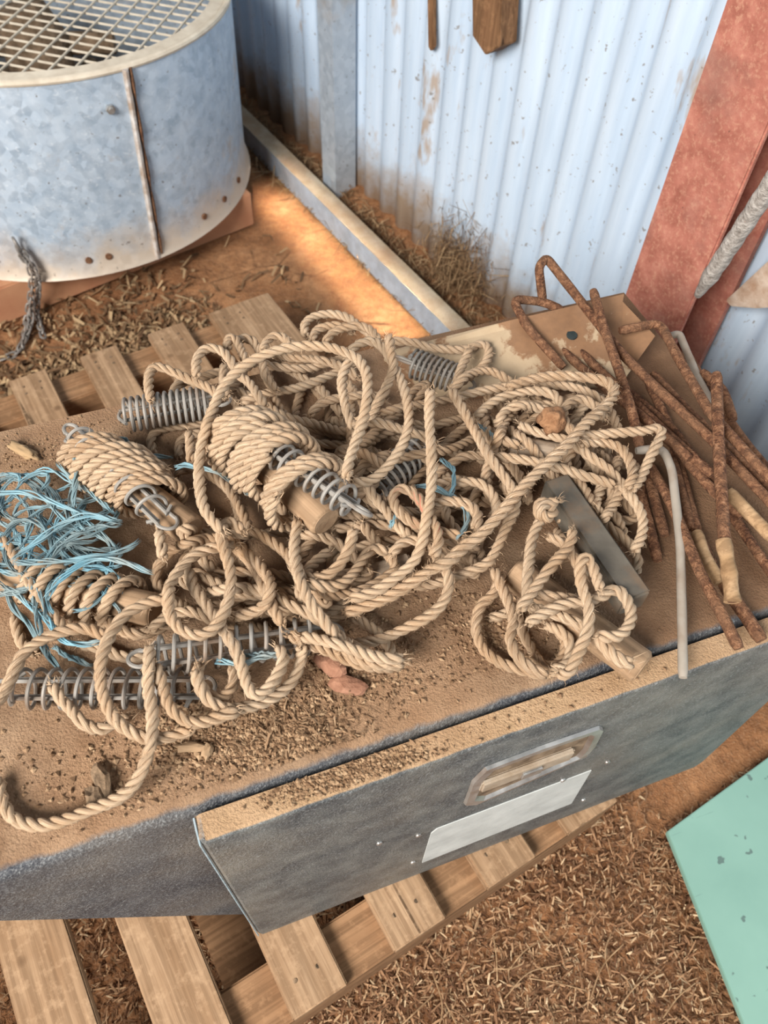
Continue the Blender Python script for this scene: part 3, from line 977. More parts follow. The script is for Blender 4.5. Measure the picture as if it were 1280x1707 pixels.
def settle(pp, r, soft=0.9, base=None, selfgap=0.05, cap=0.17):
    """lay a strand over what is already on the toolbox; returns points in space"""
    zf = lambda x, y: H
    g = np.array([P(x, y, H + r + l) for x, y, l in pp])
    step = 0.005
    L = np.r_[0, np.cumsum(np.linalg.norm(np.diff(g, axis=0), axis=1))]
    s = spline(np.c_[pp], 1.0)                       # in pixels
    gg = np.array([P(x, y, H + r + l) for x, y, l in s])
    LL = np.r_[0, np.cumsum(np.linalg.norm(np.diff(gg, axis=0), axis=1))]
    m = max(5, int(LL[-1] / step) + 1)
    t = np.linspace(0, LL[-1], m)
    s = np.stack([np.interp(t, LL, s[:, k]) for k in range(3)], 1)
    D = np.array([ray(x, y) for x, y, _ in s]); D = D / D[:, 2:3]
    zmin = H + r + np.maximum(s[:, 2], 0.0)
    zmin = np.where(s[:, 2] < 0, H + r + s[:, 2], zmin)
    z = zmin.copy()
    ob, obr = near(s[:, :2])
    C0 = np.array([0, 0, CAMZ])
    ii = np.arange(m); gap = int(selfgap / step)
    own = (ii[:, None] - ii[None, :]) > gap
    for it in range(46):
        q = C0 + D * (z - CAMZ)[:, None]
        viol = np.zeros(m)
        if len(ob):
            d = np.linalg.norm(q[:, None, :] - ob[None], axis=2) - (obr[None] + r) * soft
            viol = np.maximum(viol, -d.min(1))
        d = np.linalg.norm(q[:, None, :] - q[None], axis=2) - 2 * r * soft
        d[~own] = 1
        viol = np.maximum(viol, -d.min(1))
        z = z + np.clip(viol, 0, .01) * .8
        if it < 40:
            z = np.maximum(smooth1(z, 3), zmin)
        z = np.minimum(z, H + cap)
    return C0 + D * (z - CAMZ)[:, None], s


def rope_mesh(b, pts, r, pitch=None, fuzz=1.0, seed=0, strands=3, end=(True, True)):
    pitch = pitch or 5.4 * r
    p = spline(pts, 0.0032)
    n = len(p)
    for _ in range(2):
        p[1:-1] = (p[:-2] + 2 * p[1:-1] + p[2:]) / 4
    n1, n2, t = frames(p)
    L = np.r_[0, np.cumsum(np.linalg.norm(np.diff(p, axis=0), axis=1))]
    lr = np.random.default_rng(seed)
    ph0 = lr.uniform(0, 6.28)
    wob = np.interp(L, np.linspace(0, L[-1] + 1e-6, 8), lr.uniform(-.7, .7, 8))
    tw = 2 * np.pi * L / pitch + ph0 + wob
    rv = r * (1 + 0.05 * np.sin(L * 90 + ph0))
    for k in range(strands):
        a = tw + 2 * np.pi * k / strands
        c = p + (np.cos(a)[:, None] * n1 + np.sin(a)[:, None] * n2) * (0.55 * rv)[:, None]
        rr = 0.475 * rv
        for e_, on in ((0, end[0]), (-1, end[1])):
            if on: rr[e_] *= .55
        b.tube(c, rr, 8)
    # loose fibres
    m = int(L[-1] * 420 * fuzz)
    idx = lr.integers(1, n - 1, m)
    a = lr.uniform(0, 6.28, m); ln = lr.uniform(.002, .0075, m) * r / .007; 
    rad = np.cos(a)[:, None] * n1[idx] + np.sin(a)[:, None] * n2[idx]
    base = p[idx] + rad * (r * .93)
    dirv = rad * lr.uniform(.25, 1, m)[:, None] + t[idx] * lr.uniform(-1.2, 1.2, m)[:, None] + lr.normal(0, .25, (m, 3))
    dirv /= np.linalg.norm(dirv, axis=1)[:, None]
    fray(b, base, dirv, ln, .00022, lr)
    for e_, on in ((0, end[0]), (-1, end[1])):
        if on:
            mm = 13
            d0 = -t[0] if e_ == 0 else t[-1]
            base = p[e_] + lr.normal(0, r * .35, (mm, 3))
            dd = d0 + lr.normal(0, .45, (mm, 3)); dd /= np.linalg.norm(dd, axis=1)[:, None]
            fray(b, base, dd, lr.uniform(.004, .013, mm) * r / .007, .0004, lr)


def fray(b, base, d, ln, w_, lr):
    m = len(base)
    sd = np.cross(d, lr.normal(0, 1, (m, 3))); sd /= np.linalg.norm(sd, axis=1)[:, None] + 1e-9
    mid = base + d * (ln * .5)[:, None] + lr.normal(0, 1, (m, 3)) * (ln * .10)[:, None]
    tip = base + d * ln[:, None] + lr.normal(0, 1, (m, 3)) * (ln * .22)[:, None]
    v = np.stack([base - sd * w_, base + sd * w_, mid - sd * w_ * .8, mid + sd * w_ * .8, tip], 1).reshape(-1, 3)
    o_ = np.arange(m)[:, None] * 5
    b.add(v, o_ + np.array([[0, 1, 3, 2]]), o_ + np.array([[2, 3, 4]]))


RR = 0.0054
seedc = [100]


def rope(label, spec, r=RR, group=None, fuzz=1.0, name='rope', soft=.88, end=(True, True), cat='rope', mat=None):
    seedc[0] += 1
    pts, _ = settle(path(spec), r, soft)
    put_ob(pts, r)
    b = MB(); rope_mesh(b, pts, r, fuzz=fuzz, seed=seedc[0], end=end)
    o = b.build(name, mat or ROPE, angle=None)
    return tag(o, label, cat, group)


def rigid(p0, p1, r, z0, z1, n=40, soft=.95, cap=.2):
    """a straight stiff piece laid on the pile: pixels p0, p1 and lowest heights z0, z1 over the lid"""
    px = np.stack([np.linspace(p0[0], p1[0], n), np.linspace(p0[1], p1[1], n)], 1)
    z0 += H; z1 += H
    s = np.linspace(0, 1, n)
    ob, obr = near(px, 90)
    for it in range(60):
        A = P(*p0, z0); B = P(*p1, z1)
        q = A + (B - A) * s[:, None]
        if not len(ob): break
        d = np.linalg.norm(q[:, None, :] - ob[None], axis=2) - (obr[None] + r) * soft
        v = np.clip(-d.min(1), 0, .01)
        if v.max() < .0004: break
        z0 = min(z0 + .7 * (v * (1 - s)).max(), H + cap); z1 = min(z1 + .7 * (v * s).max(), H + cap)
    A = P(*p0, z0); B = P(*p1, z1)
    return A, B


def axes(A, B):
    d = (B - A) / np.linalg.norm(B - A)
    x = np.cross(d, [0, 0, 1.0]); x /= np.linalg.norm(x)
    return d, x, np.cross(x, d)


def px_of(tag_, x, y):
    x0, y0, k = CR[tag_]; return (x0 + x * k, y0 + y * k)


def spring(label, p0, p1, turns, R=.0165, w_=.0018, z=(.018, .018), hook=(1, 1), fixed=None, roll=0.0):
    A, B = rigid(p0, p1, R, *z) if fixed is None else fixed
    d, x, y = axes(A, B); L = np.linalg.norm(B - A)
    x, y = x * math.cos(roll) + y * math.sin(roll), -x * math.sin(roll) + y * math.cos(roll)
    sp = empty('tension_spring', A, label, 'spring')
    th = np.linspace(0, 2 * np.pi * turns, int(turns * 26))
    Rv = R * np.clip(np.minimum(th, th[-1] - th) / 1.5 * .25 + .75, 0, 1)
    pts = A + d * (L * th / th[-1])[:, None] + (np.cos(th)[:, None] * x + np.sin(th)[:, None] * y) * Rv[:, None]
    b = MB(); b.tube(pts, w_, 7); b.build('coil', SPRING, sp)
    for k, (o0, ax) in enumerate(((0, x), (1, x * .96 + y * .28))):
        # U shaped draw bar: loop past one end, hooked outward at the other
        P0, P1, dd = (A, B, d) if k == 0 else (B, A, -d)
        h = R * (.42 if k == 0 else .64)
        ps = [P1 + ax * (R * 1.05) - dd * .001, P1 + ax * h + dd * .0025, P1 + ax * h - dd * .008, P0 + ax * h]
        if hook[k]:
            for a in np.linspace(0, math.pi, 9): ps.append(P0 - dd * (.010 + .012 * math.sin(a)) + ax * (h * math.cos(a)) * 1.15)
        else:
            for a in np.linspace(0, math.pi, 7): ps.append(P0 - dd * (.002 + .005 * math.sin(a)) + ax * h * math.cos(a))
        ps += [P0 - ax * h, P1 - ax * h - dd * .008, P1 - ax * h + dd * .0025, P1 - ax * (R * 1.05) - dd * .001]
        b = MB(); b.tube(spline(np.array(ps), .0025), w_ * 1.05, 7); b.build('draw_bar', SPRING, sp)
    for s in np.linspace(0, 1, max(3, int(L / .006))):
        put_ob((A + (B - A) * s)[None], R)
    return A, B


def cyl_local(name, A, B, r, mat, label, cat, endmat=None, hole=None, square=False):
    """turned piece built along its own x axis"""
    d, x, y = axes(A, B); L = np.linalg.norm(B - A)
    o = empty(name, A, label, cat)
    M4 = Matrix.Identity(4)
    for i_ in range(3):
        M4[i_][0] = d[i_]; M4[i_][1] = x[i_]; M4[i_][2] = -y[i_] if False else np.cross(d, x)[i_]; M4[i_][3] = A[i_]
    o.matrix_world = M4
    b = MB(); c = min(.0025, r * .15)
    if square:
        b.box((0, -r, -r), (L, r, r))
        m_ = b.build('shaft', mat, smooth=False, bevel=.002)
    else:
        ks = np.linspace(c, L - c, 14)
        pts = np.r_[[[0, 0, 0]], np.c_[ks, np.zeros(14), np.zeros(14)], [[L, 0, 0]]]
        rr = np.r_[r - c, np.full(14, r), r - c] * (1 + .012 * np.sin(np.arange(16) * 1.9))
        b.tube(pts, rr, 28)
        m_ = b.build('shaft', mat, angle=50)
    m_.parent = o
    if endmat:
        for e_, dx in ((0, -.0004), (L, .0004)):
            b = MB(); a = np.linspace(0, 2 * np.pi, 28, endpoint=False)
            rr = r - c
            b.tube([[e_ - .001 * np.sign(dx), 0, 0], [e_ + dx, 0, 0]], rr, 28)
            e2 = b.build('end_grain', endmat, angle=50); e2.parent = o
    if hole:
        b = MB(); hx, hv = hole
        b.tube([[hx, hv[0] * (r * .9), hv[1] * (r * .9)], [hx, hv[0] * (r + .0006), hv[1] * (r + .0006)]], .0075, 16)
        h_ = b.build('hole', DARK, angle=50); h_.parent = o
    for s in np.linspace(0, 1, max(3, int(L / .006))):
        put_ob((A + (B - A) * s)[None], r)
    return o


def coil(label, A, B, s0, s1, turns, Rc, r=RR, tails=None, lift=0.0, jit=.0015, seed=0, tilt=0.0, roll=0.0, shift=0.0):
    """rope wound around a toggle from s0 to s1 of its axis"""
    lr = np.random.default_rng(seed)
    d, x, y = axes(A, B); Lx = np.linalg.norm(B - A)
    n = int(turns * 22)
    th = np.linspace(0, 2 * np.pi * turns, n) + roll
    s = s0 + (s1 - s0) * np.linspace(0, 1, n)
    jr = np.interp(np.arange(n), np.arange(0, n + 11, 11), lr.uniform(-jit, jit, n // 11 + 2)[:len(np.arange(0, n + 11, 11))])
    R_ = Rc + jr + .001
    c = A + (B - A) * s[:, None] + d * (-tilt * np.cos(th))[:, None]
    pts = c + (np.cos(th)[:, None] * x + np.sin(th)[:, None] * y) * R_[:, None]
    pts += y * shift
    pts[:, 2] = np.maximum(pts[:, 2] + lift, H + r * .95)
    b = MB(); rope_mesh(b, pts, r, seed=seed + 900)
    o = b.build('coiled_rope', ROPE, angle=None)
    tag(o, label, 'coiled rope')
    put_ob(pts[::2], r)
    return o


# ------------------------------------------------------------------ rusty pegs on the right of the lid
def peg(label, spec, r=.0054, mat=None, name='tent_peg', group=None, round_=5):
    pp = path(spec)
    g = np.array([P(x, y, H + l) for x, y, l in pp])
    q = [g[0]]
    for k in range(1, len(g) - 1):        # rounded bends
        u0 = g[k - 1] - g[k]; u1 = g[k + 1] - g[k]
        rr = min(.014, np.linalg.norm(u0) * .4, np.linalg.norm(u1) * .4)
        a = g[k] + u0 / np.linalg.norm(u0) * rr; c = g[k] + u1 / np.linalg.norm(u1) * rr
        for s in np.linspace(0, 1, round_): q.append(a * (1 - s) ** 2 + 2 * g[k] * s * (1 - s) + c * s * s)
    q.append(g[-1])
    q = np.array(q)
    L = np.r_[0, np.cumsum(np.linalg.norm(np.diff(q, axis=0), axis=1))]
    t = np.unique(np.r_[np.linspace(0, L[-1], int(L[-1] / .006) + 2), L])
    q = np.stack([np.interp(t, L, q[:, k]) for k in range(3)], 1)
    rr = r * (1 + .025 * np.sin(t * 110) * np.sin(t * 47))
    rr[0] *= .8; rr[-1] *= .8
    b = MB(); b.tube(q, rr, 12)
    o = b.build(name, mat or RUST)
    put_ob(q, r)
    return tag(o, label, 'tent peg' if name == 'tent_peg' else name.split('_')[-1], group)


peg('short rusty peg ending beside the grey square bar, left of two ends', 'H 640,250,.010 685,430,.008 745,682,.007')
peg('short rusty peg with its end just right of the leftmost peg end', 'H 690,230,.016 740,420,.012 780,562,.008')
peg('rusty peg lying behind the pale hooked rod', 'H 815,190,.018 880,420,.012 905,530,.009')
peg('rusty peg under the others pointing to the front right of the lid', 'G 700,690,.010 800,900,.009 | H 940,560,.008 1040,760,.008')
peg('rusty peg with only its lower half showing, lying on the lid by the right edge', 'H 1100,450,.008 1200,600,.008 1330,790,.008')
peg('rusty peg under the pile, running from behind the ropes to the right edge', 'G 600,735,.010 820,920,.012 | H 1010,300,.014 1240,520,.010')
peg('rusty peg parallel to the one running from behind the ropes, just below it', 'G 610,810,.018 790,960,.018 | H 1000,330,.020 1150,470,.020')
peg('rusty peg lying on the lid with its tip in the shade behind the ropes', 'G 355,530,.020 450,620,.018 560,720,.020 760,910,.024 1010,1140,.026')
peg('rusty peg next to the tan plate with its tip left of two close tips', 'G 262,520,.022 400,640,.020 520,740,.020 700,880,.028 900,1060,.030')
peg('straight rusty peg reaching the right edge of the lid, topmost along the back', 'G 880,545,.020 1000,740,.022 1150,960,.022 1290,1130,.020')
peg('rusty peg with its blunt end sticking out over the right edge of the lid', 'G 960,640,.034 1060,720,.036 1112,872,.036')
peg('long straight rusty peg in the middle of the pegs, running to the far right', 'G 720,650,.030 900,840,.034 1080,1000,.034 1300,1220,.030')
peg('long rusty peg standing up at the back with a tight hook on top', 'G 188,300,.040 168,130,.082 205,85,.084 390,320,.058 560,540,.044 700,680,.044 1000,960,.048 | H 1180,280,.044 1330,440,.044')
peg('rusty peg bent to a hook over the back edge, lower of the two hooked ones', 'G 282,340,.040 190,300,.042 40,285,.050 110,420,.044 290,620,.026')
peg('straight rusty peg leaning over the others, blunt top above the tan plate', 'G 432,245,.075 485,430,.064 560,640,.052 620,830,.046 660,1010,.034')
peg('rusty peg bent at its flaking top end beside the foot of the red column', 'G 560,440,.046 755,400,.052 860,600,.052 1000,840,.058 1110,960,.056 1310,1180,.052')
peg('thin tan wire peg bent over behind the flaking peg by the red column', 'G 800,465,.030 850,455,.034 945,680,.030 1010,800,.026', .0045, PALEROD)
peg('rusty peg reaching forward over the front edge of the lid', 'H 700,215,.024 800,380,.030 960,760,.034 1050,930,.032 1140,1110,.026')
peg('rusty peg end lying right of the one that reaches over the front edge', 'H 1060,790,.012 1180,960,.012 1250,1070,.010', .0065)
# split pale stick
peg('split pale wooden stick lying among the rusty pegs by the right edge', 'H 1085,345,.044 1180,445,.040 1310,580,.040', .0066, PALEWOOD, 'stick')
pk = peg('upright looking rusty peg lying across the others, partly stripped to pale wood', 'G 1030,650,.082 1040,1000,.072 | H 1068,580,.056 1110,880,.046', .0060)
g = [P(*px_of('H', x, y), H + l) for x, y, l in ((1062, 585, .057), (1085, 700, .053), (1108, 880, .046))]
b = MB(); b.tube(spline(np.array(g), .008), .0072 + .0008 * np.sin(np.arange(len(spline(np.array(g), .008))) * 2), 10)
b.build('stripped_end', PALEWOOD, pk)
peg('short pale forked stick under the half stripped peg', 'H 935,545,.016 960,640,.016 1045,790,.016', .0065, PALEWOOD, 'stick')
peg('pale grey hooked rod hanging over the front edge of the toolbox', 'H 640,150,.040 770,135,.042 815,240,.040 855,600,.030 862,900,.022 868,1250,.013', .0045, PALEROD, 'hooked_rod')

# ------------------------------------------------------------------ things under the ropes
spring('spring lying half buried at the back of the rope pile', px_of('D', 600, 305), px_of('D', 820, 385), 9, z=(.018, .018), roll=1.0)
spring('spring half buried in the middle of the pile right of the wound toggle', px_of('D', 430, 930), px_of('D', 650, 690), 9, z=(.020, .024), hook=(0, 0))
spring('open coil spring lying on the lid at the left front of the pile', px_of('B', 85, 590), px_of('B', 940, 585), 11, z=(.018, .018))
spring('spring with a round end loop lying across the front spring', px_of('B', 770, 430), px_of('E', 800, 790), 11, z=(.034, .022))
spring('tightly wound spring lying at the back left edge of the pile', px_of('A', 622, 275), px_of('A', 1045, 205), 13, R=.0175, z=(.030, .030), w_=.0019, hook=(0, 1))
W2 = rigid(px_of('A', 40, 1075), px_of('B', 770, 205), .0165, .017, .020)
cyl_local('wooden_toggle', *W2, .0165, TOGGLE, 'round wooden toggle under the blue twine at the left of the pile', 'toggle', TOGGLE_END)
W1 = rigid(px_of('A', 400, 430), px_of('A', 950, 850), .016, .034, .036)
cyl_local('wooden_toggle', *W1, .016, TOGGLE, 'round wooden toggle wound with tight rope at the upper left', 'toggle', TOGGLE_END)
W4 = rigid(px_of('I', 350, 600), px_of('I', 640, 650), .0145, .040, .036)
cyl_local('wooden_toggle', *W4, .0145, GREYWOOD, 'grey brown wooden toggle deep in the right half of the pile', 'toggle', GREYWOOD)
WB = rigid(px_of('E', 985, 545), px_of('E', 1240, 470), .011, .012, .014)
cyl_local('wood_block', *WB, .011, GREYWOOD, 'small square wooden block half hidden under the front ropes', 'block', square=True)
W5 = rigid(px_of('F', 655, 445), px_of('F', 1205, 855), .0165, .020, .0195)
dd5, xx5, yy5 = axes(*W5)
cyl_local('wooden_toggle', *W5, .0165, TOGGLE, 'smooth tan wooden toggle with a rope hole at the right front', 'toggle', TOGGLE_END)


# ------------------------------------------------------------------ ropes, from the lid upwards
def buried(n, box_, seed, ln=(.35, .6)):
    lr = np.random.default_rng(seed)
    for k in range(n):
        cx, cy = lr.uniform(box_[0], box_[2]), lr.uniform(box_[1], box_[3])
        a = lr.uniform(0, 6.28); pts = []
        x, y = cx, cy
        turn = lr.uniform(-.5, .5)
        for j in range(int(lr.uniform(7, 12))):
            pts.append(f'{x:.0f},{y:.0f}')
            turn = .7 * turn + lr.uniform(-.45, .45)
            a += turn
            x += 48 * math.cos(a); y += 36 * math.sin(a)
            if not (box_[0] < x < box_[2] and box_[1] < y < box_[3]):
                a = math.atan2((box_[1] + box_[3]) / 2 - y, (box_[0] + box_[2]) / 2 - x)
                x = min(max(x, box_[0]), box_[2]); y = min(max(y, box_[1]), box_[3])
        rope('tan rope buried under the other ropes of the pile', 'O ' + ' '.join(pts), group='ropes buried in the pile', fuzz=.3)


buried(5, (290, 600, 640, 760), 11)
buried(7, (300, 780, 620, 1010), 12)
buried(8, (560, 640, 860, 900), 13)
buried(8, (800, 660, 1000, 840), 14)
buried(4, (930, 740, 1060, 900), 15)
buried(4, (560, 800, 800, 960), 16)

R_ = rope
# left side
R_('rope end passing under the left twine towards the front', 'B 70,230 90,310 120,380 180,420')
R_('brown stained rope running down out of the blue twine', 'A 0,890,.03 40,920,.03 80,990,.03 130,1080,.03 190,1160,.03 | B 240,190 300,270 340,330', end=(False, True))
R_('rope lying flat under the front springs', 'B 260,570 300,640 350,690 400,750 470,790 530,780 640,730')
R_('rope under the left toggle between the twine and the springs', 'B 400,370 520,395 600,430 700,430 760,420')
R_('double rope running behind the spring at the left', 'B 480,220 540,260 600,300 700,320 820,280 900,250')
coil('loosely wound rope around the toggle under the blue twine', *W2, .20, .86, 6, .0225, seed=3, tilt=.004, jit=.003)
spring('spring clamped under the rope wound on the upper left toggle', None, None, 8, R=.0135, fixed=(W1[0] + (W1[1] - W1[0]) * .02 + np.array([0, 0, .018]), W1[0] + (W1[1] - W1[0]) * .86 + np.array([-.012, -.006, .020])))
coil('tightly wound rope around the upper left toggle', *W1, .12, .68, 8.6, .0240, seed=4, tilt=.014, shift=.004)
coil('second layer of rope wound around the upper left toggle', *W1, .30, .56, 3.4, .0300, seed=5, tilt=.016, shift=.005)
R_('short rope drop below the end of the upper left toggle', 'A 790,850,.05 800,920,.03 810,980,.01')
# back left
R_('rope lying straight beside the tightly wound back spring', 'C 160,745 150,670 200,625 300,610 400,600 520,580')
R_('short rope hanging in front of the tightly wound back spring', 'C 335,640,.04 342,720,.03 345,785,.01')
R_('small rope bend in front of the back spring', 'C 285,765 290,690 340,655 400,650')
R_('rope curl rising behind the tightly wound back spring', 'C 150,490,.012 138,420,.03 145,350,.045 180,322,.05 260,350,.045 350,392,.04 430,425,.03 480,470')
R_('rope arch at the back left standing over the pallet', 'C 372,375,.02 372,290,.05 415,235,.06 480,240,.06 530,285,.055 580,365,.05 625,400,.04 665,455,.035 705,520,.03')
R_('short rope stub behind the back spring', 'C 505,315,.04 500,400,.03 520,470,.01')
R_('narrow rope loop at the back above the pallet slats', 'C 520,245,.03 525,190,.045 555,185,.05 590,250,.045 610,300,.04')
R_('wide rope loop at the back left of the big arch', 'C 560,200,.03 600,185,.04 640,195,.04 675,245,.035 690,300,.03 710,380 760,440')
R_('low rope bend at the back under the big arch', 'C 690,245,.01 720,190,.03 760,172,.035 810,195,.03 835,225,.02')
R_('large flat rope coil at the back of the pile, outer turn', 'C 900,170,.01 895,120,.02 940,80,.025 1030,68,.03 1110,90,.03 1160,130,.03 1210,165,.025 1250,220,.02')
R_('inner turn of the flat rope coil at the back', 'C 930,200,.01 950,150,.02 1020,125,.025 1090,130,.02 1130,160,.02')
R_('rope turn in front of the flat coil at the back', 'C 995,205,.02 1030,160,.03 1100,132,.035 1170,128,.04 1220,150,.035 1260,200,.03')
R_('rope strand under the big arch running to the right', 'C 790,320 870,370 960,420 1030,500 1080,560')
R_('rope strand crossing beneath the big arch from the left', 'C 590,495 700,455 850,430 950,395 1070,345 1140,330')
R_('back rope strand parallel to the big arch', 'C 690,310 800,330 930,330 1060,290 1160,290')
R_('second back rope strand parallel to the big arch', 'C 730,260 850,285 960,290 1090,330 1150,380')
R_('rope bend behind the centre toggle', 'C 920,560 960,515 1020,485 1110,470 1200,460 1280,480')
R_('rope strand running down left of the centre toggle', 'C 545,470 570,520 600,570 620,640')
R_('rope strand left of centre rising from the upper left toggle', 'C 280,860 290,830 350,820 420,845 490,885 540,940 600,1050 640,1150')
R_('rope strand with a cut end below the centre toggle', 'C 445,745,.05 520,820,.05 600,880,.045 680,950,.04 770,1000,.03 830,1060,.02')
# middle right bundles
R_('rope strand lying in the middle bundle', 'D 450,550 560,520 660,505 780,480 860,470')
R_('second rope strand lying in the middle bundle', 'D 380,590,.03 450,598,.03 540,625,.03 640,655,.03 720,700')
R_('third rope strand lying in the middle bundle', 'D 590,600 700,610 800,585 880,560')
R_('rope strand running up right from the centre spring', 'D 330,790 400,690 490,640 580,630 700,640')
R_('rope strand right of the buried middle spring', 'D 590,900 660,820 730,740 800,665 880,600')
R_('rope bow below the middle bundle', 'D 690,860 770,810 850,760 930,755 1000,770')
R_('rope loop deep under the fuzzy diagonal rope', 'D 800,900 880,880 950,900 1000,960 1010,1040 970,1110')
R_('rope strand deep under the red flecked loop', 'D 460,960 520,1010 600,1080 660,1120 740,1150')
R_('rope strand coming out below the centre spring hook', 'D 380,900 430,970 490,1040 520,1090 600,1150')
R_('rope rising from the back of the pile past the tan plate', 'D 500,200,.03 600,205,.03 700,232,.03 850,242,.03 940,212,.03 975,245,.03 955,310,.03 900,360,.03 840,400,.03 790,440,.03')
R_('small rope strand under the loop near the tan plate', 'D 880,245,.02 840,330,.02 815,400,.02')
R_('rope strand bending over in front of the tan plate', 'D 790,450 850,380 930,345 1000,350 1060,385 1100,420')
R_('uppermost of the three long ropes curving round the right end of the pile', 'I 60,330,.03 180,300,.035 300,278,.04 430,262,.04 560,258,.04 690,275,.04 790,310,.035 870,380,.03 910,450,.02 930,500,.01')
R_('rope bow ending behind the mud lump', 'I 165,440,.03 240,370,.035 330,318,.04 440,295,.04 540,298,.04 605,330,.035 630,390,.03')
R_('tangled rope strand behind the mud lump', 'I 280,470 330,400 400,370 480,380 560,400')
R_('second tangled rope strand left of the mud lump', 'I 370,560 380,500 430,450 500,440 560,470')
R_('rope hank strand hanging down at the right of the pile', 'I 700,600 650,680 700,760 760,830 780,900')
R_('second hank strand hanging down at the right of the pile', 'I 760,640 820,720 840,800 810,880 830,950')
R_('third hank strand hanging down at the right of the pile', 'I 830,620 890,700 870,790 900,860 850,940')
R_('fourth hank strand at the right of the pile by the grey bar', 'I 930,650 910,740 940,820 900,910 840,990')
R_('rope strand coming out behind the grey bar at the right edge of the pile', 'I 860,1000 930,1060 1000,1120 1035,1200 1020,1270')
R_('round rope loop standing near the right end of the pile', 'I 860,440,.02 800,370,.035 730,335,.04 660,365,.045 635,425,.045 660,485,.04 710,530,.03')
R_('rope strand from the mud lump crossing to the right edge', 'I 405,470,.03 440,495,.03 520,520,.035 620,545,.04 690,575,.045 780,645,.045 870,705,.045 930,765,.045 990,850,.04 1040,920,.035 1062,990,.03 1050,1080,.02 1010,1150,.01')
R_('rope bent in a sharp corner at the right end of the pile', 'I 720,535,.04 830,525,.05 960,515,.055 1080,505,.06 1140,488,.06 1165,515,.06 1130,590,.05 1090,670,.04 1050,760,.03 1000,820,.02')
R_('rope bow just under the sharp cornered rope', 'I 730,570,.03 830,570,.04 920,585,.045 970,630,.045 1000,690,.04 1005,760,.03 970,810,.02')
R_('rope strand lying over the grey brown toggle', 'I 265,645,.05 350,652,.055 450,665,.055 540,685,.055 640,712,.05 740,745,.045 850,775,.04 910,800,.02')
# centre toggle with its own coil and spring
W3 = rigid(px_of('C', 525, 615), px_of('C', 1000, 1075), .0165, .072, .070, cap=.10)
cyl_local('wooden_toggle', *W3, .0165, TOGGLE, 'round wooden toggle wound with loose rope at the centre of the pile', 'toggle', TOGGLE_END)
d3, x3, y3 = axes(*W3)
spring('spring with a round hook standing out over the front of the centre toggle', None, None, 9, R=.0135, w_=.0018,
       fixed=(W3[0] + (W3[1] - W3[0]) * .50 + y3 * .031, P(*px_of('C', 1120, 985), W3[1][2] + .034)), roll=.6)
coil('loose rope turns around the centre toggle, nearer its back end', *W3, .15, .33, 3.3, .0330, r=.0058, seed=6, jit=.006, tilt=.008, shift=.008)
coil('loose rope turns around the centre toggle, nearer its front end', *W3, .43, .58, 3.2, .0350, r=.0058, seed=7, jit=.005, tilt=.006, shift=.013)
coil('double rope wrap over the spring close to the front end of the centre toggle', *W3, .76, .84, 2.1, .0365, r=.0058, seed=8, jit=.003, tilt=.006, shift=.014)
# front ropes
R_('rope running along the front edge of the pile into the frayed bundle', 'E 470,740 540,770 630,782 720,765 800,735 900,700 1000,655 1100,610 1200,550 1280,500')
R_('rope strand low at the front running right', 'E 250,600 350,575 450,570 560,600 650,645 760,695 860,760 950,850')
R_('rope strand at the front crossing the pile to the right', 'E 400,725 500,690 600,685 700,705 820,690 930,640')
R_('front rope strand above the long spring', 'E 0,635 100,625 200,680 320,690 430,690 560,680 690,680')
R_('front rope strand behind the ring shaped loop', 'E 0,770 90,700 200,680 300,720 420,745')
R_('rope strand in the front bundle, upper one', 'E 480,300 560,340 650,410 700,500 760,560 850,605 980,590 1090,540 1165,480 1150,440 1090,370 1040,310 1005,265')
R_('rope strand under the hook of the centre spring, curving down left', 'E 965,290,.07 945,380,.05 890,470,.035 810,520,.02 740,520 690,480')
R_('rope strand crossing beneath the hook of the centre spring', 'E 720,320 800,320 900,365 960,420 1030,470')
R_('rope bend right of the hook of the centre spring', 'E 740,545 850,565 940,530 1020,420 1060,380 1130,400')
R_('front rope strand through the middle of the pile', 'E 380,355 470,440 520,520 560,610 590,680 630,740')
R_('round bow of rope at the left front', 'E 70,600 30,545 40,465 105,390 200,350 290,335 390,350 460,405 530,480 575,560 550,640 490,685 400,705')
R_('rope going down to the frayed bundle end', 'E 700,250,.04 685,360,.035 690,450,.035 715,545,.035 765,645,.03 825,725,.025 890,815,.02 960,890,.015 1050,930,.01 1200,925,.008')
R_('lower strand of the frayed rope bundle', 'E 660,790 740,830 830,862 920,905 1010,935 1120,945 1190,935')
R_('middle strand of the frayed rope bundle', 'E 720,800 830,820 930,850 1040,890 1130,905 1200,905')
R_('short upper strand of the frayed rope bundle', 'E 960,700 1030,745 1090,790 1135,850 1150,900')
R_('big round rope loop at the front edge under the red flecked rope', 'F 135,370,.05 180,322,.055 240,308,.06 300,335,.06 352,400,.055 378,470,.05 372,540,.04 335,600,.03 265,650,.02 180,692,.01 100,727 0,752 | E 960,835 900,870')
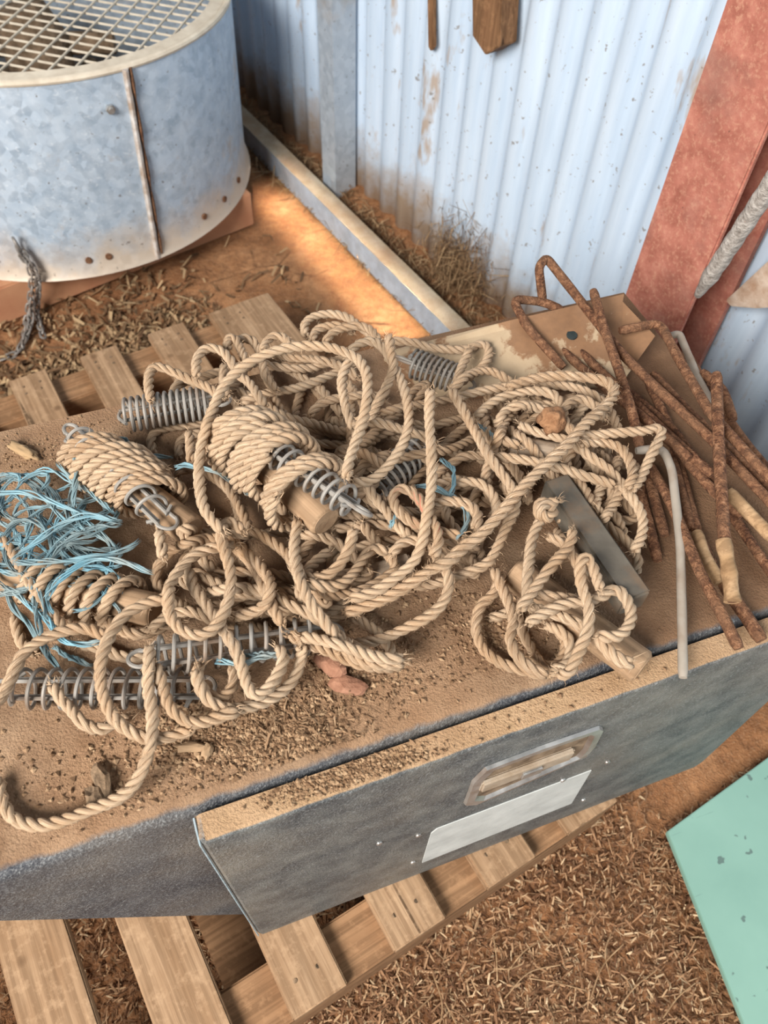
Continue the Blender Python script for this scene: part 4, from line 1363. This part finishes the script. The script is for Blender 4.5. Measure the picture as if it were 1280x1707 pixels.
# loops hanging to the front left
R_('rope loop lying on the lid in front of the springs, inner one', 'E 240,930 220,990 260,1060 300,1090 360,1080 400,1010 390,940')
R_('long rope dropping through the ring loop into a curl at the front', 'E 180,480,.03 210,570,.03 260,640,.035 300,700,.04 350,775,.04 400,850,.035 430,930,.03 460,1030,.02 500,1085,.01 545,1060,.01 600,990,.01 635,900,.01 600,850,.01')
R_('outer rope curl at the front below the long spring', 'E 720,845 710,940 660,1030 580,1090 480,1130 380,1142 290,1112 240,1050 215,960')
R_('rope lying in a bow on the lid at the front left', 'B 770,470,.03 800,560,.02 830,660,.01 890,730 970,762 1060,740 1180,700')
R_('tall rope loop standing at the left front before the toggle', 'B 830,140,.05 730,165,.055 630,215,.06 560,300,.06 515,400,.06 495,500,.055 510,620,.04 565,735,.02 650,805,.005 750,842 850,825 950,790')
R_('rope running from the left edge over the twine to the tall front loop', 'B -60,720,.01 0,640,.01 40,570,.02 80,480,.03 130,400,.035 220,340,.04 330,300,.045 430,290,.045 520,330,.04')
R_('long rope loop hanging over the front left of the lid', 'B 745,380,.05 735,480,.045 735,590,.035 755,700,.02 755,810,.005 730,930 670,1060 580,1138 460,1185 350,1232 250,1262 150,1265 60,1228 10,1140 -10,1040')
R_('ring shaped rope loop at the left of the pile with a kinked top', 'E 440,300,.06 400,262,.065 360,255,.07 335,300,.07 345,370,.065 375,460,.06 385,560,.055 360,665,.05 310,755,.045 240,795,.04 170,780,.04 110,730,.04 85,650,.04 95,560,.045 145,475,.05 225,405,.055 320,375,.05 400,370,.04')
# right front rope hank on the tan toggle
R_('outer rope loop lying around the tan toggle at the right front', 'F 600,450,.01 570,540 520,580 496,650 500,720 535,785 600,832 690,862 770,882 830,870 850,820')
R_('rope inside the right front hank, lowest turn', 'F 840,690 880,740 860,820 800,850 740,800')
R_('rope inside the right front hank, second turn', 'F 790,670 860,700 900,760 880,840 820,860')
R_('rope strand crossing the left part of the right front hank', 'F 570,430,.02 605,510,.02 640,590,.03 655,660,.03 640,730,.02 675,810,.01 735,858 800,885')
R_('rope strand in the middle of the right front hank', 'F 550,640 600,632 660,610 680,660 700,720 735,775 760,830')
R_('rope wrapped over the tan toggle, upper turn', 'F 735,535,.04 820,550,.045 900,560,.045 970,575,.035')
R_('rope wrapped over the tan toggle, lower turn', 'F 720,590,.04 810,618,.045 900,650,.045 960,690,.035 980,730')
R_('rope threaded through the hole in the tan toggle', 'F 1010,700,.045 1040,760,.046 1085,805,.045 1140,838,.041 1160,830,.034', r=.0062)
K4 = R_('upright rope strand left in the right front hank', 'F 775,210,.04 735,300,.045 722,400,.05 712,520,.05 720,590,.045')
R_('rope diagonal rising to a tied end in the right front hank', 'F 680,605,.04 720,550,.055 775,475,.06 830,405,.06 885,345,.065 905,300,.07 905,265,.07')
R_('rope ring at the right end of the right front hank', 'F 715,665,.04 800,612,.05 880,580,.055 960,570,.055 1040,545,.055 1085,515,.055 1130,550,.055 1158,620,.05 1140,685,.045 1090,722,.045 1020,715,.045')
R_('rope strand behind the standing loop of the right front hank', 'F 800,290,.04 870,325,.045 920,395,.05 955,470,.045')
R_('tall standing rope loop in the right front hank', 'F 1025,520,.04 1000,440,.06 965,380,.075 940,420,.075 945,500,.07 975,590,.065 975,680,.055 945,760,.04 915,830,.02 880,890,.008 845,870,.006')
# grey bar over the hank
BB = rigid(px_of('F', 825, 75), px_of('F', 1170, 580), .0138, .044, .020, cap=.048)
cyl_local('steel_bar', *BB, .0138, BAR, 'dull grey square steel bar leaning on the ropes at the right front', 'steel bar', square=True)
R_('knotted rope end beside the top of the grey bar', 'F 770,215,.06 755,160,.065 800,145,.07 825,190,.065 790,215,.06 765,180,.07 810,150,.07 845,140,.07')
# ropes on top of everything
R_('rope loop flecked with red at the centre right of the pile', 'F 430,290,.02 330,270,.03 240,240,.035 185,205,.04 145,150,.05 150,100,.06 195,88,.065 240,120,.065 275,165,.065 303,215,.06 330,270,.055 335,325,.05 310,380,.04', mat=ROPE_RED)
R_('short rope with a frayed end right of the red flecked loop', 'F 305,155,.06 380,142,.06 445,150,.06 490,180,.055 505,215,.05 490,262,.04')
R_('rope strand kinked at a knot right of the centre', 'D 790,435,.06 830,500,.065 880,590,.065 930,680,.065 980,765,.065 1030,835,.06 1080,905,.055 1105,1000,.045 1060,1100,.03 | F 560,390,.02 500,430,.02 420,460,.02 330,492,.02 230,505,.02')
R_('upright rope strand with a cut top standing at the centre right', 'D 690,438,.10 685,560,.095 692,700,.08 698,820,.07 690,960,.06 670,1060,.05 | F 268,310,.04 230,400,.03 150,470,.02 60,530,.01 -40,560')
R_('long fuzzy rope running diagonally over the right half of the pile', 'F -60,620 0,600,.02 120,550,.02 230,485,.03 310,430,.04 380,400,.05 | I 100,1130,.06 200,1060,.065 300,950,.07 360,880,.075 440,790,.08 540,690,.08 650,590,.08 740,485,.08 820,410,.075 890,340,.07 905,280,.065 855,240,.06 760,222,.055 650,213,.05 520,222,.045 420,245,.04 340,270,.03', fuzz=3.5, r=.0060)
R_('rope loop standing at the centre, right leg nearer the front', 'D 300,250,.05 350,212,.075 410,200,.085 465,235,.09 510,310,.09 552,400,.09 580,500,.088 585,610,.085 555,705,.08 500,790,.07 440,850,.06 380,885,.055 320,880,.05')
R_('rope with a looped top at the back centre of the pile', 'D 490,175,.095 500,260,.085 510,330,.08 475,430,.07 435,500,.06 395,570,.045 330,590,.03')
R_('rope leg hanging down beside the big arch', 'D 300,285,.08 262,380,.07 272,480,.06 292,560,.05 318,620,.03')
R_('big high rope arch swinging from the left to the centre spring', 'E 345,300,.045 300,255,.05 255,190,.055 237,100,.065 | C 382,800,.075 400,680,.085 440,560,.095 490,440,.105 560,355,.11 650,290,.115 760,245,.12 880,225,.12 1000,228,.12 1080,250,.12 1150,285,.12 1192,350,.12 1200,430,.12 | D 370,560,.115 332,680,.11 295,790,.105 285,865,.10')


# ------------------------------------------------------------------ blue twine
def twine(label, spec, r=.0024, group=None, seed=0):
    pts, _ = settle(path(spec), r, .5, cap=.12)
    put_ob(pts, r)
    lr = np.random.default_rng(seed)
    p = spline(pts, .005); n = len(p)
    n1, n2, t = frames(p)
    b = MB()
    L = np.linspace(0, 1, n)
    for k in range(7):
        a = lr.uniform(0, 6.28) + L * lr.uniform(4, 14); ro = np.interp(L, np.linspace(0, 1, 7), lr.uniform(.2, 1.3, 7)) * r
        c = p + (np.cos(a)[:, None] * n1 + np.sin(a)[:, None] * n2) * ro[:, None]
        c[:, 2] = np.maximum(c[:, 2], H + .0015)
        b.tube(c, r * lr.uniform(.22, .5) * np.clip(np.minimum(L, 1 - L) * 9 + .15, 0, 1), 5, flat=.55)
    o = b.build('baling_twine', TWINE, angle=None)
    return tag(o, label, 'twine', group)


TW = [('blue twine strand at the top of the left tangle, arching from the left edge', 'A -40,600,.02 60,588,.03 130,600,.03 210,640,.02 250,690,.01'),
      ('blue twine strand running along the middle of the left tangle', 'A -40,665,.03 100,650,.04 200,680,.045 300,720,.045 370,750,.045 440,770,.04 520,790,.035 610,805,.03'),
      ('blue twine strand standing upright beside the wound toggle', 'A 372,735,.02 368,660,.03 380,560,.04 378,440,.045 400,425,.045'),
      ('pale twine strand at the top edge of the left tangle', 'A 100,610,.02 150,570,.03 220,545,.035 300,562,.035 350,605,.03 410,650,.02'),
      ('grey blue twine strand running down to the wound toggle', 'A 280,515,.03 340,570,.035 430,640,.04 500,700,.04 565,765,.03'),
      ('bright blue twine behind the wound toggle', 'A 530,385,.02 620,395,.03 660,440,.03 700,475,.025 860,480,.01'),
      ('blue twine tuft at the back end of the wound toggle', 'A 400,480,.03 420,540,.03 470,560,.03 500,520,.03'),
      ('blue twine bow in the left tangle by the picture edge', 'A -20,800,.02 20,720,.03 60,680,.03 100,660,.03 180,690,.02'),
      ('blue twine curl in the left tangle', 'A 20,890,.02 60,820,.03 150,790,.035 230,850,.03 260,900,.02'),
      ('thick blue twine strand sweeping to the wound toggle', 'A 60,1000,.02 100,960,.03 200,890,.04 300,815,.045 400,775,.05 480,770,.045 580,795,.035'),
      ('blue twine strand below the thick sweeping one', 'A 230,1020,.03 300,930,.045 400,860,.05 480,830,.045 600,815,.035'),
      ('long blue twine lying over the loosely wound rope', 'A 60,1000,.03 250,1000,.05 400,985,.055 560,965,.055 660,920,.05 690,890,.04'),
      ('grey blue twine arching over the left toggle', 'A 230,1190,.03 280,1110,.05 340,1050,.06 430,1000,.06 540,990,.06 640,1010,.055 760,1060,.04'),
      ('blue twine hanging down along the left edge of the tangle', 'A 0,900,.02 30,990,.02 10,1060,.02 | B 20,60,.02 60,180,.02 150,280,.02 220,400,.015 300,500,.01'),
      ('blue twine dropping between the brown rope and the toggle', 'B 210,0,.03 170,80,.03 180,200,.03 200,320,.02 240,430,.01'),
      ('blue twine strand crossing the front of the left tangle', 'B 30,90,.02 120,150,.03 230,240,.03 300,335,.03 400,370,.02 510,360,.02'),
      ('blue twine end lying behind the front left spring', 'B 260,380 340,430 460,475'),
      ('bright blue twine knotted on the long front spring', 'E 310,915,.035 420,930,.04 520,900,.04 605,880,.03'),
      ('second bright blue twine strand on the long front spring', 'E 440,890,.035 520,885,.04 600,885,.035 610,900,.03'),
      ('blue twine lying along a rope left of the centre', 'C 265,815,.05 340,800,.06 450,830,.06 560,890,.06 620,950,.05'),
      ('blue twine running down under the red flecked loop', 'D 740,770,.06 805,830,.06 800,900,.055 785,960,.05'),
      ('blue twine ring right of the red flecked loop', 'D 610,905,.05 700,908,.06 790,945,.06 855,1010,.055 865,1080,.05 815,1164,.04'),
      ('frayed blue twine end below the centre spring', 'D 525,1030,.05 515,1070,.045 490,1105,.04'),
      ('thin blue twine at the right above the grey brown toggle', 'D 920,600,.05 980,645,.05 1020,710,.045')]
for k, (lb, sp_) in enumerate(TW): twine(lb, sp_, seed=300 + k)
lr = np.random.default_rng(55)
for k in range(60):
    x, y = lr.uniform(-30, 470), lr.uniform(560, 1130); a = lr.uniform(-.9, .9) + (math.pi if lr.uniform() < .5 else 0)
    if x > 330 and y < 800: y += 240
    pts = []; tn = lr.uniform(-.5, .5)
    for j in range(8):
        pts.append(f'{x:.0f},{y:.0f},{.005 + .03 * math.sin(j * .45):.3f}')
        a += tn + lr.uniform(-.15, .15); x += 70 * math.cos(a); y += 50 * math.sin(a)
        x = min(max(x, -30), 600); y = max(y, 570)
    twine('blue twine strand inside the tangle on the left', 'A ' + ' '.join(pts), .0018, 'twine in the left tangle', 400 + k)

# ------------------------------------------------------------------ lumps
def lump(name, label, cat, c, r, mat, scale=(1, 1, 1), jit=.35, seed=0, sub=3):
    chip = name in ('terracotta_chip', 'clod', 'bark_chip')
    b = MB(); b.ico((0, 0, 0), r, seed, 2 if chip else sub, jit, scale)
    o = b.build(name, mat, smooth=not chip, angle=None); o.location = c
    o.rotation_euler = (0, 0, seed * 1.3)
    return tag(o, label, cat)


lump('mud_lump', 'round brown mud lump stuck among the ropes at the right', 'mud lump', P(*px_of('I', 575, 440), H + .07), .0145, CLAY, jit=.5, seed=1)
lump('terracotta_chip', 'flat terracotta chip lying in front of the frayed rope end', 'terracotta chip', P(*px_of('E', 945, 1032), H + .005), .014, BRICK, (1.3, .65, .34), .3, 2)
lump('terracotta_chip', 'upright terracotta chip leaning behind the flat one', 'terracotta chip', P(*px_of('E', 872, 945), H + .010), .0115, BRICK, (.75, 1.1, .8), .3, 3)
lump('terracotta_chip', 'smallest terracotta chip half under the rope bundle', 'terracotta chip', P(*px_of('E', 815, 908), H + .008), .009, BRICK, (1, .8, .7), .3, 4)
lump('bark_chip', 'pale knobbly bark chip on the bare left front of the lid', 'bark chip', P(*px_of('B', 505, 1040), H + .006), .012, BARK, (.55, 1.3, .45), .6, 5)
lump('bark_chip', 'black bark chip touching the rope on the left front of the lid', 'bark chip', P(*px_of('B', 475, 1135), H + .006), .010, BARK, (1.2, .7, .5), .6, 6)
lump('clod', 'tan clod lying in front of the rope bow at the left front', 'clod', P(*px_of('B', 945, 880), H + .004), .009, CRUMB, (1.5, .5, .45), .5, 7)
lump('clod', 'small tan clod right beside the long clod at the left front', 'clod', P(*px_of('B', 1030, 900), H + .004), .007, CRUMB, (1, .6, .5), .5, 8)
lump('seed_head', 'tan seed husk lying on the back left corner of the lid', 'seed husk', P(*px_of('A', 110, 450), H + .005), .010, HAY, (1.9, .7, .45), .6, 9)

# ------------------------------------------------------------------ litter
def flakes(name, mat, pos, ln, wd, label, tilt=.35, thick=None, curl=.15, seed=0):
    lr = np.random.default_rng(seed); m = len(pos)
    a = lr.uniform(0, 6.28, m); tz = lr.normal(0, tilt, m)
    d = np.stack([np.cos(a) * np.cos(tz), np.sin(a) * np.cos(tz), np.sin(tz)], 1)
    s = np.stack([-np.sin(a), np.cos(a), lr.normal(0, .4, m)], 1); s /= np.linalg.norm(s, axis=1)[:, None]
    nrm = np.cross(d, s)
    L = ln[:, None]; W = wd[:, None]
    mid = pos + nrm * L * lr.uniform(-curl, curl, m)[:, None]
    A_ = pos - d * L / 2; B_ = pos + d * L / 2
    th = nrm * (wd * .35)[:, None]
    v = np.stack([A_ - s * W * .35, A_ + s * W * .35, mid - s * W / 2, mid + s * W / 2, B_ - s * W * .3, B_ + s * W * .3,
                  A_ - th, mid - th * 1.3, B_ - th], 1).reshape(-1, 3)
    o_ = np.arange(m)[:, None] * 9
    q = np.concatenate([o_ + np.array([f]) for f in ([0, 2, 3, 1], [2, 4, 5, 3], [0, 6, 7, 2], [2, 7, 8, 4], [1, 3, 7, 6], [3, 5, 8, 7])])
    b = MB(); b.add(v, q)
    o = b.build(name, mat, smooth=False)
    return tag(o, label, name.replace('_', ' '), kind='stuff')


def in_pal(x, y):
    dx, dy = x - pal.location[0], y - pal.location[1]
    return dx * math.cos(PY_) + dy * math.sin(PY_), -dx * math.sin(PY_) + dy * math.cos(PY_)


def scatter(n, x0, x1, y0, y1, dens, seed):
    lr = np.random.default_rng(seed)
    x = lr.uniform(x0, x1, n); y = lr.uniform(y0, y1, n)
    k = lr.uniform(0, 1, n) < dens(x, y)
    x, y = x[k], y[k]
    return x, y, lr


def d_front(x, y):
    e, q = in_pal(x, y)
    n_ = .5 + .5 * np.sin(x * 9 + 2 * np.sin(y * 7)) * np.sin(y * 11 + x * 3)
    d = np.where((q < .01) | (e > 0), 1.0, .55)
    fade = np.clip((.60 - x) / .14, 0, 1) * np.clip((.34 - y) / .15 + .1, .0, 1)
    d = np.where((x > .42) & (q > -.05), d * fade, d)
    return d * (.55 + .45 * n_)


x, y, lr = scatter(90000, -.75, .80, -.45, .42, d_front, 21)
flakes('wood_shavings', STRAW, np.stack([x, y, fh(x, y) + lr.uniform(.001, .014, len(x))], 1), lr.gamma(3.0, .0030, len(x)) + .003, lr.uniform(.0010, .0034, len(x)), 'wood shavings and straw covering the floor in front of the pallet', seed=22)


def d_back(x, y):
    e, q = in_pal(x, y)
    return np.where(y < 1.55 + .31 * x + .1, 1.0, .25) * np.clip((.10 - x) / .25 + .4, .04, 1) * np.clip((q - 1.15) / .12, .15, 1)


x, y, lr = scatter(13000, -.9, .42, 1.25, 1.95, d_back, 23)
flakes('bark_litter', HAY, np.stack([x, y, fh(x, y) + lr.uniform(.001, .012, len(x))], 1), lr.gamma(3, .008, len(x)) + .006, lr.uniform(.004, .010, len(x)), 'coarse bark and shavings on the floor between the pallet and the drum', seed=24, curl=.4)


def d_gap(x, y):
    d = (x - W0[0]) * WN[0] + (y - W0[1]) * WN[1]
    return np.where((d > .035) & (d < .165), np.clip(1.2 - d * 4, .25, 1), 0)


x, y, lr = scatter(30000, .35, 1.15, .9, 3.0, d_gap, 25)
flakes('dry_hay', HAY, np.stack([x, y, fh(x, y) + lr.uniform(.0, .018, len(x))], 1), lr.gamma(3, .011, len(x)) + .006, lr.uniform(.0012, .0034, len(x)), 'dry hay and dirt heaped along the foot of the corrugated wall', tilt=.4, curl=.3, seed=26)
# matted hay hanging on the wall
m_ = 900; lr = np.random.default_rng(31)
cpt = on_wall(765, 455, .02)
uu = cpt[0] + lr.normal(0, .055, m_); zz = np.abs(lr.normal(0, .075, m_)) + .03; dd_ = .012 + np.abs(lr.normal(0, .018, m_)) * np.clip(1.3 - zz * 5, .2, 1)
pos = np.array([wall_pt(u, d, z) for u, d, z in zip(uu, dd_, zz)])
flakes('matted_hay', HAY, pos, lr.gamma(3, .012, m_) + .006, lr.uniform(.001, .0026, m_), 'matted hay and cobweb clinging to the lower corrugated wall', tilt=1.0, curl=.4, seed=32)
# long straws on the front floor
x, y, lr = scatter(60, -.3, .45, -.35, .12, lambda x, y: np.ones_like(x), 41)
for k in range(0, 46):
    pass
b = MB()
for k in range(46):
    a = lr.uniform(0, 6.28); L_ = lr.uniform(.04, .11)
    p0 = np.array([x[k % len(x)], y[k % len(x)], .022]); dv = np.array([math.cos(a), math.sin(a), 0])
    sd = np.array([-dv[1], dv[0], 0]) * lr.uniform(-.012, .012)
    b.tube(spline(np.array([p0, p0 + dv * L_ * .5 + sd + [0, 0, .006], p0 + dv * L_ + [0, 0, lr.uniform(-.008, .008)]]), .008), .0010, 5)
o = b.build('long_straw', PALEWOOD); tag(o, 'long pale straws lying on the shavings in front of the pallet', 'straw', kind='stuff')

# crumbs on the lid and on the door ledge
def crumbs(name, n, cen, spread, z, rmin, rmax, label, seed, rest=None):
    lr = np.random.default_rng(seed)
    pts = []
    for (cx, cy), (sx, sy), k in zip(cen, spread, n):
        g = np.stack([lr.normal(cx, sx, k), lr.normal(cy, sy, k)], 1)
        pts.append(g)
    g = np.concatenate(pts)
    q = np.array([P(a, c, z) for a, c in g])
    ok = rest(q) if rest else np.ones(len(q), bool)
    q = q[ok]; m = len(q)
    r = rmin + (rmax - rmin) * lr.uniform(0, 1, m) ** 3
    base = np.array([[1, 0, 0], [0, 1, 0], [-1, 0, 0], [0, -1, 0], [0, 0, 1], [0, 0, -.6]], float)
    f = np.array([[0, 1, 4], [1, 2, 4], [2, 3, 4], [3, 0, 4], [1, 0, 5], [2, 1, 5], [3, 2, 5], [0, 3, 5]])
    a = lr.uniform(0, 6.28, m)
    v = base[None] * lr.uniform(.4, 1.5, (m, 6, 1)) * r[:, None, None] * np.array([1, 1, .7])
    c_, s_ = np.cos(a)[:, None], np.sin(a)[:, None]
    v = np.stack([v[..., 0] * c_ - v[..., 1] * s_, v[..., 0] * s_ + v[..., 1] * c_, v[..., 2]], -1) + q[:, None] + np.array([0, 0, .4]) * r[:, None, None]
    b = MB(); b.add(v.reshape(-1, 3), tris=(f[None] + np.arange(m)[:, None, None] * 6).reshape(-1, 3))
    o = b.build(name, CRUMB, smooth=False)
    return tag(o, label, 'crumbs', kind='stuff')


on_lid = lambda q: (q[:, 1] > .226) & (q[:, 1] < .68) & (q[:, 0] < .6)
crumbs('dirt_crumbs', [2600, 2200, 1500, 1400, 1500, 1200, 500], [(420, 1235), (490, 1215), (300, 1230), (590, 1120), (760, 1060), (300, 1300), (830, 1050)],
       [(55, 28), (40, 30), (60, 40), (55, 35), (130, 55), (200, 50), (30, 30)], H, .0004, .0030, 'dirt crumbs and chaff scattered on the front of the toolbox lid', 51, on_lid)
on_ledge = lambda q: (q[:, 1] > .190) & (q[:, 1] < .2085) & (q[:, 0] > -.06) & (q[:, 0] < .59)
crumbs('ledge_crumbs', [2500, 1800, 900], [(530, 1300), (620, 1275), (800, 1210)], [(90, 20), (60, 20), (250, 60)], H - .0025, .0004, .0026, 'dirt crumbs lying on the ledge of the drop front', 52, on_ledge)
crumbs('back_crumbs', [700, 500], [(120, 760), (60, 790)], [(90, 40), (60, 30)], H, .0004, .0022, 'dirt crumbs on the back left of the toolbox lid', 53, on_lid)
lr = np.random.default_rng(61)
pts = np.array([P(lr.normal(430 + 60 * (k % 3), 75), lr.normal(1225 - 8 * (k % 3), 26), H + .002) for k in range(260)])
pts = pts[on_lid(pts)]
flakes('chaff', CRUMB, pts, lr.gamma(3, .003, len(pts)) + .003, lr.uniform(.0008, .002, len(pts)), 'fine chaff lying in the dirt on the toolbox lid', seed=62, curl=.4)
